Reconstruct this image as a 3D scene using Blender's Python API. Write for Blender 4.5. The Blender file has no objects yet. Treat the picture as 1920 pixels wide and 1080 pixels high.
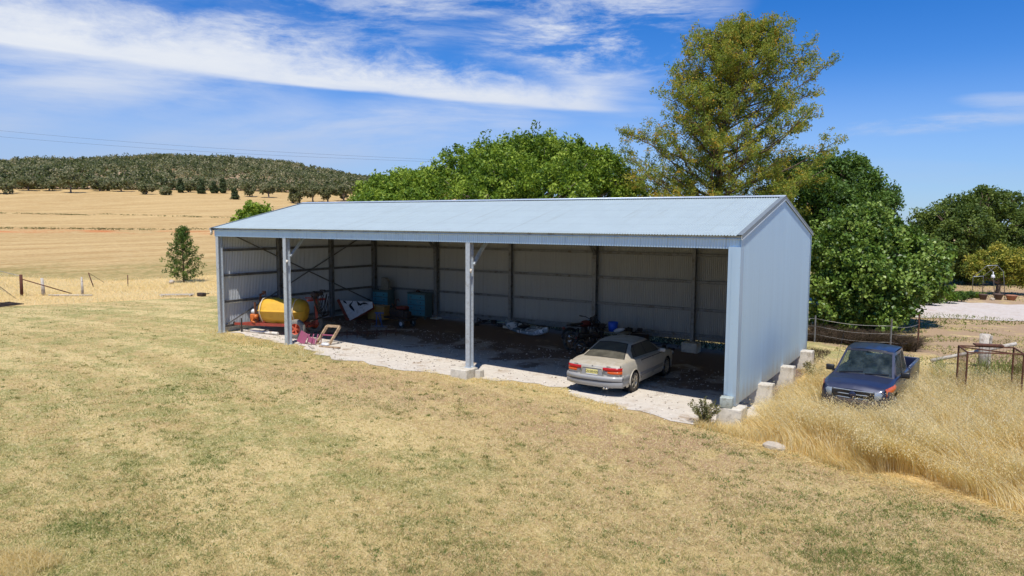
import bpy, bmesh, math, random
import numpy as np
from mathutils import Vector, Matrix
PI = math.pi
random.seed(7)
RNG = np.random.default_rng(11)
scn = bpy.context.scene
COL = scn.collection

# ------------------------------------------------------------------ camera
F_PX = 1343.31; YAW = -0.566; PITCH = 0.091; ROLL = 0.006
CAM = np.array([25.737, -18.097, 4.569])
_fw = np.array([math.sin(YAW)*math.cos(PITCH), math.cos(YAW)*math.cos(PITCH), -math.sin(PITCH)])
_rt = np.array([math.cos(YAW), -math.sin(YAW), 0.0]); _up = np.cross(_rt, _fw)
R2 = _rt*math.cos(ROLL)+_up*math.sin(ROLL); U2 = -_rt*math.sin(ROLL)+_up*math.cos(ROLL)
cd = bpy.data.cameras.new("camera"); cam = bpy.data.objects.new("camera", cd); COL.objects.link(cam)
cd.sensor_width = 36.0; cd.lens = F_PX/1920*36.0; cd.clip_start = 0.1; cd.clip_end = 9000
cam.matrix_world = Matrix([[R2[0], U2[0], -_fw[0], CAM[0]], [R2[1], U2[1], -_fw[1], CAM[1]], [R2[2], U2[2], -_fw[2], CAM[2]], [0, 0, 0, 1]])
scn.camera = cam

def W(u, v, depth):                      # a point seen at (u, v) at a forward distance, used to read positions off the photograph
    return CAM + depth*(_fw + R2*(u-960)/F_PX - U2*(v-540)/F_PX)
def ray(u, v):
    d = _fw + R2*(u-960)/F_PX - U2*(v-540)/F_PX
    return d/np.linalg.norm(d)

# ------------------------------------------------------------------ sun, sky, exposure
SUN = Vector((0.20, -0.43, 1.0)).normalized()
SUN_EL = math.asin(SUN.z); SUN_AZ = math.atan2(SUN.x, SUN.y)
sl = bpy.data.lights.new("sun", 'SUN'); sl.energy = 4.3; sl.angle = math.radians(0.53); sl.color = (1.0, 0.955, 0.88)
so = bpy.data.objects.new("sun", sl); COL.objects.link(so); so.rotation_euler = SUN.to_track_quat('Z', 'Y').to_euler()
so.location = (0, 0, 60)
scn.view_settings.view_transform = 'Standard'; scn.view_settings.look = 'None'
scn.view_settings.gamma = 1.0; scn.view_settings.exposure = 0.34
scn.render.engine = 'CYCLES'
scn.cycles.max_bounces = 9; scn.cycles.diffuse_bounces = 7; scn.cycles.glossy_bounces = 3; scn.cycles.transparent_max_bounces = 12

def lin(c):
    return tuple(((x/255)/12.92 if x/255 <= .04045 else ((x/255+.055)/1.055)**2.4) for x in c)

class NT:                                # small helper for node trees
    def __init__(s, tree): s.t = tree; s.n = tree.nodes; s.l = tree.links
    def new(s, typ, **kw):
        n = s.n.new(typ)
        for k, v in kw.items(): setattr(n, k, v)
        return n
    def put(s, sock, v):
        if v is None: return
        if isinstance(v, bpy.types.NodeSocket): s.l.new(v, sock)
        else:
            if isinstance(v, (tuple, list)) and sock.type == 'RGBA' and len(v) == 3: v = (*v, 1)
            sock.default_value = v
    def m(s, op, a, b=None, c=None, clamp=False):
        n = s.new('ShaderNodeMath', operation=op, use_clamp=clamp)
        s.put(n.inputs[0], a); s.put(n.inputs[1], b)
        if c is not None: s.put(n.inputs[2], c)
        return n.outputs[0]
    def vm(s, op, a, b=None, out=0):
        n = s.new('ShaderNodeVectorMath', operation=op); s.put(n.inputs[0], a); s.put(n.inputs[1], b)
        return n.outputs['Value'] if out == 'v' else n.outputs[0]
    def noise(s, vec, scale, detail=3, rough=.55, dist=0.0):
        n = s.new('ShaderNodeTexNoise'); s.put(n.inputs['Vector'], vec); s.put(n.inputs['Scale'], scale)
        s.put(n.inputs['Detail'], detail); s.put(n.inputs['Roughness'], rough); s.put(n.inputs['Distortion'], dist)
        return n.outputs['Fac']
    def voro(s, vec, scale, feature='F1', out='Distance'):
        n = s.new('ShaderNodeTexVoronoi', feature=feature); s.put(n.inputs['Vector'], vec); s.put(n.inputs['Scale'], scale)
        return n.outputs[out]
    def ss(s, v, a, b):                  # smoothstep
        n = s.new('ShaderNodeMapRange', interpolation_type='SMOOTHSTEP'); s.put(n.inputs[0], v); s.put(n.inputs[1], a); s.put(n.inputs[2], b)
        return n.outputs[0]
    def mr(s, v, a, b, c, d):
        n = s.new('ShaderNodeMapRange'); s.put(n.inputs[0], v)
        for i, x in enumerate((a, b, c, d)): s.put(n.inputs[1+i], x)
        return n.outputs[0]
    def mix(s, f, a, b, typ='MIX'):
        n = s.new('ShaderNodeMix', data_type='RGBA', blend_type=typ)
        s.put(n.inputs[0], f); s.put(n.inputs[6], a); s.put(n.inputs[7], b)
        return n.outputs[2]
    def mapping(s, vec, scale=(1, 1, 1), rot=(0, 0, 0), loc=(0, 0, 0)):
        n = s.new('ShaderNodeMapping'); s.put(n.inputs[0], vec); n.inputs['Scale'].default_value = scale
        n.inputs['Rotation'].default_value = rot; n.inputs['Location'].default_value = loc
        return n.outputs[0]
    def bump(s, h, dist=.02, strength=.6):
        n = s.new('ShaderNodeBump'); s.put(n.inputs['Height'], h); n.inputs['Distance'].default_value = dist; n.inputs['Strength'].default_value = strength
        return n.outputs[0]

# ---- the sky: physical sky with thin cirrus and one long band of cloud, all fixed to compass directions
wd = bpy.data.worlds.new("World"); scn.world = wd; wd.use_nodes = True
nt = NT(wd.node_tree); nt.n.clear()
tc = nt.new('ShaderNodeTexCoord'); D = tc.outputs['Generated']
sky = nt.new('ShaderNodeTexSky', sky_type='NISHITA'); sky.sun_disc = False
sky.sun_elevation = SUN_EL; sky.sun_rotation = SUN_AZ; sky.altitude = 300; sky.air_density = 1.0; sky.dust_density = 0.25; sky.ozone_density = 3.0
def angles(d):
    d = np.array(d)/np.linalg.norm(d); return math.atan2(d[0], d[1]), math.asin(d[2])
sx = nt.new('ShaderNodeSeparateXYZ'); nt.l.new(D, sx.inputs[0])
AZ = nt.m('ARCTAN2', sx.outputs[0], sx.outputs[1]); EL = nt.m('ARCSINE', sx.outputs[2])
cv = nt.new('ShaderNodeCombineXYZ'); nt.l.new(AZ, cv.inputs[0]); nt.l.new(EL, cv.inputs[1]); AE = cv.outputs[0]
def cirrus(rot, stretch, scale, seed, detail=7, rough=.6):
    return nt.noise(nt.mapping(AE, scale=(1/stretch, 1, 1), rot=(0, 0, rot), loc=(seed, seed*.7, 0)), scale, detail, rough, .35)
def patch(u, v, ru, rv, ang=0.0, soft=1.0):        # gaussian-like window centred on the direction through (u, v); sizes in degrees
    a0, e0 = angles(ray(u, v)); ru, rv = math.radians(ru), math.radians(rv)
    da = nt.m('SUBTRACT', AZ, a0); de = nt.m('SUBTRACT', EL, e0); c, s_ = math.cos(ang), math.sin(ang)
    p = nt.m('ADD', nt.m('MULTIPLY', da, c/ru), nt.m('MULTIPLY', de, s_/ru)); q = nt.m('ADD', nt.m('MULTIPLY', da, -s_/rv), nt.m('MULTIPLY', de, c/rv))
    r = nt.m('ADD', nt.m('MULTIPLY', p, p), nt.m('MULTIPLY', q, q))
    return nt.ss(r, 1.0, 0.05 if soft == 1 else soft)
# long band: signed angle above the great circle through its sharp lower edge
dA, dB = ray(0, 87), ray(1185, 214)
nb = np.cross(dB, dA); nb /= np.linalg.norm(nb)
if nb[2] < 0: nb = -nb
hgt = nt.vm('DOT_PRODUCT', D, tuple(nb), out='v')
aL = angles(ray(0, 87))[0]; aR = angles(ray(1200, 214))[0]
tt = nt.mr(AZ, aL, aR, 0.0, 1.0); tt.node.clamp = False
bow = nt.m('MULTIPLY', nt.m('MULTIPLY', tt, nt.m('SUBTRACT', 1.0, tt)), -.040)
h2 = nt.m('SUBTRACT', hgt, bow)
edge_n = cirrus(-.12, 9, 60, 3.1, 5)
h3 = nt.m('ADD', h2, nt.m('MULTIPLY', nt.m('SUBTRACT', edge_n, .5), .010))
low = nt.ss(h3, -.0018, .006)
thick = nt.mr(tt, 0.0, 1.0, .068, .024)
puff = nt.noise(nt.mapping(AE, scale=(.45, 1, 1), rot=(0, 0, -.2)), 34, 8, .66, .25)
hn = nt.m('ADD', nt.m('DIVIDE', h2, thick), nt.m('MULTIPLY', nt.m('SUBTRACT', puff, .5), 2.3))
top = nt.ss(hn, 1.5, .20)
endf = nt.ss(tt, 1.0, .88)
band = nt.m('MULTIPLY', nt.m('MULTIPLY', low, top), endf)
tex2 = cirrus(-.16, 6, 40, 1.3, 8, .65)
band = nt.m('MULTIPLY', band, nt.mr(tex2, .3, .65, .74, 1.0))
def add(a, b): return nt.m('SUBTRACT', 1.0, nt.m('MULTIPLY', nt.m('SUBTRACT', 1.0, a), nt.m('SUBTRACT', 1.0, b)))
wispA = nt.ss(cirrus(.28, 5, 9, 5.2, 8, .62), .34, .68)
wispB = nt.ss(cirrus(-.05, 4, 16, 9.7, 9, .68), .40, .66)
wispC = nt.ss(cirrus(.16, 7, 14, 2.4, 7, .6), .34, .68)
dens = band
for (pp, tx, k) in ((patch(1120, 50, 12.5, 3.0, .12, 0.0), wispB, .95), (patch(1150, 112, 8, 2.2, .05), wispB, .8), (patch(900, 5, 11, 1.3, .05, 0.0), wispB, .7),
                    (patch(650, 45, 12, 3.4, .1), wispB, .5), (patch(460, 75, 6, 2.4, .0), wispB, .6), (patch(130, 165, 19, 4.0, .30), wispA, .75), (patch(60, 190, 17, 2.0, .28), wispC, .7), (patch(700, 245, 24, 3.0, .16), wispC, .8),
                    (patch(420, 235, 10, 4.5, .5), wispA, .45), (patch(1740, 232, 9, .8, .02), wispB, .6), (patch(1900, 190, 4, .7, -.1), wispB, .4), (patch(1700, 320, 12, 1.0, -.08), wispC, .25),
                    (patch(0, 10, 14, 4.0, -.1), wispC, .45), (patch(1150, 180, 5, 2.6, -.2), wispC, .55), (patch(150, 40, 20, 5, .0), wispA, .4)):
    dens = add(dens, nt.m('MULTIPLY', nt.m('MULTIPLY', pp, tx), k))
generic = nt.m('MULTIPLY', nt.ss(cirrus(.2, 4, 5, 7.7, 8, .6), .55, .8), .35)
gmask = nt.ss(AZ, math.radians(-95), math.radians(-70)); gm2 = nt.ss(AZ, math.radians(12), math.radians(25))
dens = add(dens, nt.m('MULTIPLY', generic, nt.m('ADD', nt.m('SUBTRACT', 1.0, gmask), gm2, clamp=True)))
veil = nt.m('MULTIPLY', nt.ss(EL, math.radians(12), math.radians(0)), nt.mr(AZ, math.radians(-65), math.radians(0), .80, .34))
dens = add(dens, veil)
skyc = nt.mix(1.0, sky.outputs[0], nt.mix(nt.ss(EL, 0.0, math.radians(24)), (.46, .70, 1.10, 1), (.04, .50, 1.08, 1)), 'MULTIPLY')
cloudc = nt.mix(nt.ss(EL, math.radians(12), math.radians(3)), (6.4, 6.7, 7.2, 1), (3.7, 4.4, 5.9, 1))
final = nt.mix(dens, skyc, cloudc)
bg = nt.new('ShaderNodeBackground'); nt.l.new(final, bg.inputs[0]); bg.inputs[1].default_value = 0.100
wo = nt.new('ShaderNodeOutputWorld'); nt.l.new(bg.outputs[0], wo.inputs[0])

# ------------------------------------------------------------------ tags
def tag(o, label=None, cat=None, group=None, kind=None):
    if label: o['label'] = label
    if cat: o['category'] = cat
    if group: o['group'] = group
    if kind: o['kind'] = kind
    return o
def thing(name, label, cat, loc=(0, 0, 0), rz=0.0, group=None):
    o = bpy.data.objects.new(name, None); COL.objects.link(o); o.empty_display_size = .3
    o.location = loc; o.rotation_euler = (0, 0, rz)
    return tag(o, label, cat, group)
def dup(root, loc=None, rz=None, label=None, parent=None, scale=None):
    c = root.copy(); COL.objects.link(c)
    if loc is not None: c.location = loc
    if rz is not None: c.rotation_euler = (0, 0, rz)
    if scale is not None: c.scale = scale
    if label: c['label'] = label
    if parent: c.parent = parent
    for ch in list(root.children): dup(ch, parent=c)
    return c

# ------------------------------------------------------------------ mesh collecting
class MB:
    def __init__(s): s.v = []; s.f = []; s.sm = []
    def quad(s, a, b, c, d, smooth=False):
        n = len(s.v); s.v += [tuple(a), tuple(b), tuple(c), tuple(d)]; s.f.append((n, n+1, n+2, n+3)); s.sm.append(smooth); return s
    def poly(s, pts, smooth=False):
        n = len(s.v); s.v += [tuple(p) for p in pts]; s.f.append(tuple(range(n, n+len(pts)))); s.sm.append(smooth); return s
    def box(s, c, d, rz=0.0, tilt=None, bev=0.0):
        hx, hy, hz = d[0]/2, d[1]/2, d[2]/2; M = Matrix.Rotation(rz, 3, 'Z')
        if tilt: M = M @ Matrix.Rotation(tilt[1], 3, tilt[0])
        n = len(s.v)
        if bev <= 0:
            for z in (-hz, hz):
                for x, y in ((-hx, -hy), (hx, -hy), (hx, hy), (-hx, hy)):
                    p = M @ Vector((x, y, z)); s.v.append((p.x+c[0], p.y+c[1], p.z+c[2]))
            F = [(3, 2, 1, 0), (4, 5, 6, 7), (0, 1, 5, 4), (1, 2, 6, 5), (2, 3, 7, 6), (3, 0, 4, 7)]
            s.f += [tuple(n+i for i in f) for f in F]; s.sm += [False]*6
        else:
            bm = bmesh.new(); bmesh.ops.create_cube(bm, size=1.0)
            for v in bm.verts: v.co = Vector((v.co.x*d[0], v.co.y*d[1], v.co.z*d[2]))
            bmesh.ops.bevel(bm, geom=bm.edges[:], offset=min(bev, min(d)*.45), segments=2, affect='EDGES', profile=.6)
            s.addbm(bm, M, c, True)
        return s
    def addbm(s, bm, M, c, smooth=False):
        n = len(s.v); bm.verts.ensure_lookup_table(); bm.verts.index_update()
        for v in bm.verts:
            p = M @ v.co; s.v.append((p.x+c[0], p.y+c[1], p.z+c[2]))
        for f in bm.faces: s.f.append(tuple(n+v.index for v in f.verts)); s.sm.append(smooth)
        bm.free()
    def tube(s, pts, r, n=8, smooth=True, cap=True):
        pts = [Vector(p) for p in pts]; rs = r if isinstance(r, (list, tuple)) else [r]*len(pts)
        base = len(s.v); prev = None
        for i, p in enumerate(pts):
            t = (pts[min(i+1, len(pts)-1)]-pts[max(i-1, 0)]).normalized()
            if prev is None: a = t.orthogonal().normalized()
            else: a = (prev-t*prev.dot(t)); a = a.normalized() if a.length > 1e-6 else t.orthogonal().normalized()
            prev = a; b = t.cross(a)
            for k in range(n):
                q = p+(a*math.cos(2*PI*k/n)+b*math.sin(2*PI*k/n))*rs[i]; s.v.append(tuple(q))
        for i in range(len(pts)-1):
            for k in range(n):
                k2 = (k+1) % n; s.f.append((base+i*n+k, base+i*n+k2, base+(i+1)*n+k2, base+(i+1)*n+k)); s.sm.append(smooth)
        if cap:
            s.f.append(tuple(base+k for k in range(n))[::-1]); s.sm.append(False)
            s.f.append(tuple(base+(len(pts)-1)*n+k for k in range(n))); s.sm.append(False)
        return s
    def bar(s, a, b, w, h=None, up=(0, 0, 1)):        # rectangular bar between two points
        a, b = Vector(a), Vector(b); t = (b-a).normalized(); u = Vector(up); h = h or w
        sd = t.cross(u); sd = sd.normalized() if sd.length > 1e-5 else t.orthogonal().normalized()
        uu = sd.cross(t).normalized(); n = len(s.v)
        for p in (a, b):
            for i, j in ((-1, -1), (1, -1), (1, 1), (-1, 1)): s.v.append(tuple(p+sd*i*w/2+uu*j*h/2))
        F = [(3, 2, 1, 0), (4, 5, 6, 7), (0, 1, 5, 4), (1, 2, 6, 5), (2, 3, 7, 6), (3, 0, 4, 7)]
        s.f += [tuple(n+i for i in f) for f in F]; s.sm += [False]*6
        return s
    def prism(s, prof, a, b, up=(0, 0, 1)):           # closed 2D profile swept from a to b
        a, b = Vector(a), Vector(b); t = (b-a).normalized(); sd = t.cross(Vector(up)).normalized(); uu = sd.cross(t).normalized()
        n = len(s.v); k = len(prof)
        for p in (a, b):
            for x, y in prof: s.v.append(tuple(p+sd*x+uu*y))
        for i in range(k):
            j = (i+1) % k; s.f.append((n+i, n+j, n+k+j, n+k+i)); s.sm.append(False)
        s.f.append(tuple(range(n, n+k))[::-1]); s.f.append(tuple(range(n+k, n+2*k))); s.sm += [False]*2
        return s
    def grid(s, P, smooth=True, skip=None, closed=False):   # P[i][j] points
        n = len(s.v); r = len(P); c = len(P[0])
        for row in P:
            for p in row: s.v.append(tuple(p))
        for i in range(r-1):
            for j in range(c if closed else c-1):
                if skip and skip(i, j): continue
                j2 = (j+1) % c
                s.f.append((n+i*c+j, n+i*c+j2, n+(i+1)*c+j2, n+(i+1)*c+j)); s.sm.append(smooth)
        return s
    def lathe(s, prof, c=(0, 0, 0), n=20, axis='Z', smooth=True):
        rows = []
        for r, z in prof:
            row = []
            for k in range(n):
                x, y = r*math.cos(2*PI*k/n), r*math.sin(2*PI*k/n)
                p = (x, y, z) if axis == 'Z' else ((z, x, y) if axis == 'X' else (x, z, y))
                row.append((p[0]+c[0], p[1]+c[1], p[2]+c[2]))
            rows.append(row)
        return s.grid(rows, smooth, closed=True)
    def ball(s, c, r, n=10, jit=0.0):
        rx, ry, rz = (r, r, r) if not isinstance(r, (tuple, list)) else r; rows = []
        for i in range(n+1):
            th = PI*i/n; row = []
            for k in range(n*2):
                ph = 2*PI*k/(n*2); j = 1+random.uniform(-jit, jit)
                row.append((c[0]+rx*j*math.sin(th)*math.cos(ph), c[1]+ry*j*math.sin(th)*math.sin(ph), c[2]+rz*j*math.cos(th)))
            rows.append(row)
        return s.grid(rows, True, closed=True)
    def build(s, name, material, parent=None, loc=None, merge=False):
        me = bpy.data.meshes.new(name); me.from_pydata(s.v, [], s.f); me.update()
        me.polygons.foreach_set('use_smooth', s.sm[:len(me.polygons)])
        if merge:
            bm = bmesh.new(); bm.from_mesh(me); bmesh.ops.remove_doubles(bm, verts=bm.verts, dist=.0005)
            bmesh.ops.recalc_face_normals(bm, faces=bm.faces); bm.to_mesh(me); bm.free()
        me.materials.append(material)
        o = bpy.data.objects.new(name, me); COL.objects.link(o)
        if parent: o.parent = parent
        if loc is not None: o.location = loc
        return o

def fastmesh(name, verts, faces, material, tint=None, parent=None, smooth=False):
    """numpy arrays: verts (N,3), faces (M,k); tint (N,) floats stored per vertex"""
    me = bpy.data.meshes.new(name); N, M, k = len(verts), len(faces), faces.shape[1]
    me.vertices.add(N); me.loops.add(M*k); me.polygons.add(M)
    me.vertices.foreach_set('co', verts.astype(np.float32).ravel())
    me.loops.foreach_set('vertex_index', faces.astype(np.int32).ravel())
    me.polygons.foreach_set('loop_start', np.arange(0, M*k, k, dtype=np.int32))
    me.polygons.foreach_set('use_smooth', np.full(M, smooth, dtype=bool))
    if tint is not None:
        a = me.attributes.new('tint', 'FLOAT', 'POINT'); a.data.foreach_set('value', tint.astype(np.float32))
    me.update(calc_edges=True); me.validate()
    if material: me.materials.append(material)
    o = bpy.data.objects.new(name, me); COL.objects.link(o)
    if parent: o.parent = parent
    return o

# ------------------------------------------------------------------ materials
def base_mat(name):
    m = bpy.data.materials.new(name); m.use_nodes = True; t = NT(m.node_tree); t.n.clear()
    b = t.new('ShaderNodeBsdfPrincipled'); o = t.new('ShaderNodeOutputMaterial'); t.l.new(b.outputs[0], o.inputs[0])
    return m, t, b, o
def mat(name, c, rough=.7, metal=0.0, var=.12, scale=3.0, dirt=None, dirt_amt=.4, dirt_scale=1.5, bump=0.0, bscale=40, spec=.5, rvar=.1):
    """c in sRGB 0-255 as a surface colour"""
    m, t, b, o = base_mat(name)
    P = t.new('ShaderNodeTexCoord').outputs['Object']
    n = t.noise(P, scale, 5, .6); c = lin(c)
    col = t.mix(t.ss(n, .3, .7), tuple(x*(1-var) for x in c), tuple(min(1, x*(1+var)) for x in c))
    if dirt:
        d = t.ss(t.noise(P, dirt_scale, 7, .68), .62-dirt_amt*.35, .74)
        col = t.mix(d, col, lin(dirt))
    t.put(b.inputs['Base Color'], col); b.inputs['Metallic'].default_value = metal
    t.put(b.inputs['Roughness'], t.mr(n, .2, .8, max(.03, rough-rvar), min(1, rough+rvar)))
    b.inputs['Specular IOR Level'].default_value = spec
    if bump: t.put(b.inputs['Normal'], t.bump(t.noise(P, bscale, 4), bump, .7))
    return m
def leaf_mat(name, cols, trans=.35, rough=.55):
    m, t, b, o = base_mat(name)
    a = t.new('ShaderNodeAttribute', attribute_name='tint').outputs['Fac']
    r = t.new('ShaderNodeValToRGB'); t.l.new(a, r.inputs[0]); el = r.color_ramp.elements
    el[0].position = 0; el[0].color = (*lin(cols[0]), 1); el[1].position = 1; el[1].color = (*lin(cols[-1]), 1)
    for i, c in enumerate(cols[1:-1]): e = el.new((i+1)/(len(cols)-1)); e.color = (*lin(c), 1)
    t.put(b.inputs['Base Color'], r.outputs[0]); b.inputs['Roughness'].default_value = rough; b.inputs['Specular IOR Level'].default_value = .35
    tr = t.new('ShaderNodeBsdfTranslucent'); t.put(tr.inputs[0], t.mix(.35, r.outputs[0], (*lin((150, 170, 50)), 1), 'MIX'))
    mx = t.new('ShaderNodeMixShader'); mx.inputs[0].default_value = trans; t.l.new(b.outputs[0], mx.inputs[1]); t.l.new(tr.outputs[0], mx.inputs[2]); t.l.new(mx.outputs[0], o.inputs[0])
    return m
M = {}
def corr_mat(name, c, metal, rough, stain=(150, 140, 120), stain_amt=.25, roof=False):
    m, t, b, o = base_mat(name); P = t.new('ShaderNodeTexCoord').outputs['Object']
    n = t.noise(t.mapping(P, scale=(1.3, 1.3, .12)), 3, 5, .65); n2 = t.noise(P, 11, 6, .7)
    sh = t.noise(t.mapping(P, scale=(1.31, 1.31, .0)), .9, 0)      # tone steps from sheet to sheet
    col = t.mix(n, tuple(x*.92 for x in lin(c)), tuple(min(1, x*1.07) for x in lin(c)))
    col = t.mix(t.m('MULTIPLY', t.ss(sh, .48, .52), .10), col, tuple(x*.80 for x in lin(c)))
    col = t.mix(t.m('MULTIPLY', t.ss(n2, .58, .78), stain_amt), col, lin(stain))
    s3 = t.new('ShaderNodeSeparateXYZ'); t.l.new(P, s3.inputs[0])
    run = t.m('ADD', s3.outputs[0], s3.outputs[1]) if roof is False else s3.outputs[0]
    lap = t.m('LESS_THAN', t.m('FRACT', t.m('DIVIDE', run, .762)), .035)                       # side laps of the sheets
    col = t.mix(t.m('MULTIPLY', lap, .32), col, tuple(x*.55 for x in lin(c)))
    if roof:                                                                                     # screw rows over the purlins
        row = t.m('LESS_THAN', t.m('FRACT', t.m('DIVIDE', s3.outputs[1], .919)), .035)
        col = t.mix(t.m('MULTIPLY', row, .30), col, tuple(x*.5 for x in lin(c)))
        drip = t.noise(t.mapping(P, scale=(5.0, .12, .12)), 1.6, 5, .7); col = t.mix(t.m('MULTIPLY', t.ss(drip, .52, .75), .35), col, lin((150, 152, 140)))
    else:
        splash = t.m('MULTIPLY', t.ss(t.m('ADD', s3.outputs[2], t.m('MULTIPLY', n, .8)), .95, .30), .45); col = t.mix(splash, col, lin(stain))   # soil splashed on the foot of the sheets
    t.put(b.inputs['Base Color'], col); b.inputs['Metallic'].default_value = metal
    t.put(b.inputs['Roughness'], t.mr(n2, .2, .8, rough-.08, rough+.12))
    return m
M['roof'] = corr_mat('zinc_roof', (186, 199, 198), .35, .42, roof=True)
M['wall'] = corr_mat('zinc_wall', (182, 207, 226), .55, .40, (160, 140, 115), .22)
M['wall_in'] = corr_mat('zinc_wall_back', (158, 157, 152), .25, .5, (96, 84, 70), .45)  # same zinc sheet, darkened so its colour carries the shed's inner shade
M['wall_left'] = corr_mat('zinc_wall_west', (192, 196, 198), .12, .36, (120, 108, 90), .3)  # same zinc sheet, lightened in colour so the sunlit patch shows brighter
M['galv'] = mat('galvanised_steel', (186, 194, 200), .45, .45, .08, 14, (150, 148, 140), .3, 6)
M['galv_dark'] = mat('galvanised_framing', (128, 128, 126), .55, .35, .12, 9, (92, 80, 66), .5, 5)  # darkened galvanised copy; on the shed's inner frame the colour carries shade
M['barge'] = mat('weathered_barge_steel', (132, 140, 142), .5, .3, .08, 8)
M['flash'] = mat('zinc_flashing', (196, 206, 214), .42, .4, .06, 8)
M['gutter'] = mat('gutter_steel', (205, 208, 205), .45, .25, .06, 5, (150, 142, 125), .4, 3)
M['concrete'] = mat('concrete_block', (196, 188, 172), .9, 0, .12, 9, (140, 128, 108), .45, 4, bump=.01, bscale=60)
M['rust'] = mat('rusty_steel', (104, 66, 46), .85, .1, .3, 18, (66, 42, 32), .6, 9)
M['darksteel'] = mat('dark_old_steel', (58, 52, 48), .7, .3, .3, 12, (90, 62, 44), .5, 8)
M['blackp'] = mat('black_plastic', (34, 34, 36), .45, 0, .15, 12)
M['tyre_dusty'] = mat('dusty_sunlit_tyre', (122, 119, 112), .9, 0, .15, 14, (150, 140, 122), .5, 7)  # dust grey, raised in colour towards a tyre standing in sun
M['rubber'] = mat('old_rubber', (58, 57, 55), .85, 0, .2, 14, (122, 112, 98), .6, 7)
M['tank'] = mat('yellow_tank_plastic', (204, 158, 48), .48, 0, .06, 3, (190, 140, 40), .3, 4)
M['redframe'] = mat('faded_red_paint', (152, 60, 46), .6, 0, .2, 8, (120, 70, 52), .5, 7)
M['orange'] = mat('orange_paint', (196, 104, 40), .5, 0, .15, 14, (120, 70, 40), .5, 12)
M['rim_red'] = mat('red_rim', (206, 92, 58), .6, 0, .15, 14, (120, 70, 50), .5, 10)
M['white'] = mat('chalky_white_paint', (214, 214, 214), .6, 0, .05, 6, (165, 158, 148), .4, 5)
M['pvc'] = mat('white_pipe', (218, 212, 200), .55, 0, .05, 6, (150, 130, 100), .5, 5)
M['brownred'] = mat('brown_red_paint', (132, 62, 44), .7, 0, .15, 7)
M['birdblack'] = mat('black_paint', (22, 20, 22), .6)
M['teal'] = mat('teal_paint', (74, 142, 160), .6, 0, .1, 6, (110, 130, 130), .4, 4)
M['tealside'] = mat('grey_green_wood', (82, 100, 98), .75, 0, .12, 6)
M['knob'] = mat('dark_knob', (26, 30, 36), .5)
M['oldgrey'] = mat('grey_weathered_ply', (132, 128, 116), .85, 0, .15, 8)
M['woody'] = mat('varnished_pine', (168, 128, 66), .6, 0, .15, 7)
M['timber'] = mat('weathered_timber', (176, 150, 118), .85, 0, .2, 10, (110, 86, 64), .5, 8)
M['greytimber'] = mat('silver_weathered_post', (186, 178, 166), .9, 0, .15, 12, (130, 112, 96), .5, 9, bump=.01, bscale=50)
M['darkbrown'] = mat('old_brown_post', (92, 52, 38), .9, 0, .25, 9, (60, 40, 32), .5, 6)
M['pink'] = mat('plum_pink_paint', (164, 84, 114), .55, 0, .1, 8, (140, 90, 100), .4, 8)
M['blue'] = mat('blue_plastic', (28, 84, 196), .4, 0, .08, 5)
M['bluesteel'] = mat('blue_painted_steel', (70, 96, 150), .6, 0, .1, 8)
M['kayak'] = None
M['wire'] = mat('fence_wire', (160, 156, 150), .5, .5, .1, 5)
M['cable'] = mat('power_cable', (70, 74, 84), .6, .2, .05, 5)
M['bark'] = mat('bark', (104, 88, 72), .95, 0, .3, 6, (64, 52, 44), .6, 5)
M['barkgrey'] = mat('grey_bark', (128, 116, 104), .95, 0, .3, 6, (84, 72, 62), .6, 5)
M['stone'] = mat('pale_stone', (176, 164, 146), .95, 0, .15, 8, (150, 138, 120), .5, 6)
M['terracotta'] = mat('terracotta', (156, 108, 82), .85, 0, .15, 8)
M['darkpot'] = mat('dark_pot', (88, 70, 60), .8, 0, .15, 8)
M['tinbox'] = mat('grey_green_tin', (170, 176, 166), .6, .2, .08, 10, (128, 126, 112), .5, 9)
M['bag'] = mat('white_bag', (200, 200, 200), .6)
M['redp'] = mat('dull_red_plastic', (96, 38, 32), .5, 0, .2, 9)
M['chrome'] = mat('worn_chrome', (190, 190, 190), .25, .9, .1, 9)

# kayak camouflage
m, t, b, o = base_mat('kayak_plastic'); P = t.new('ShaderNodeTexCoord').outputs['Object']
n = t.noise(P, 2.6, 3, .5, .8)
col = t.mix(t.ss(n, .47, .53), lin((96, 112, 120)), lin((214, 218, 222))); col = t.mix(t.ss(t.noise(P, 2.0, 2), .56, .6), col, lin((150, 160, 168)))
t.put(b.inputs['Base Color'], col); b.inputs['Roughness'].default_value = .45; M['kayak'] = m

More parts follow.
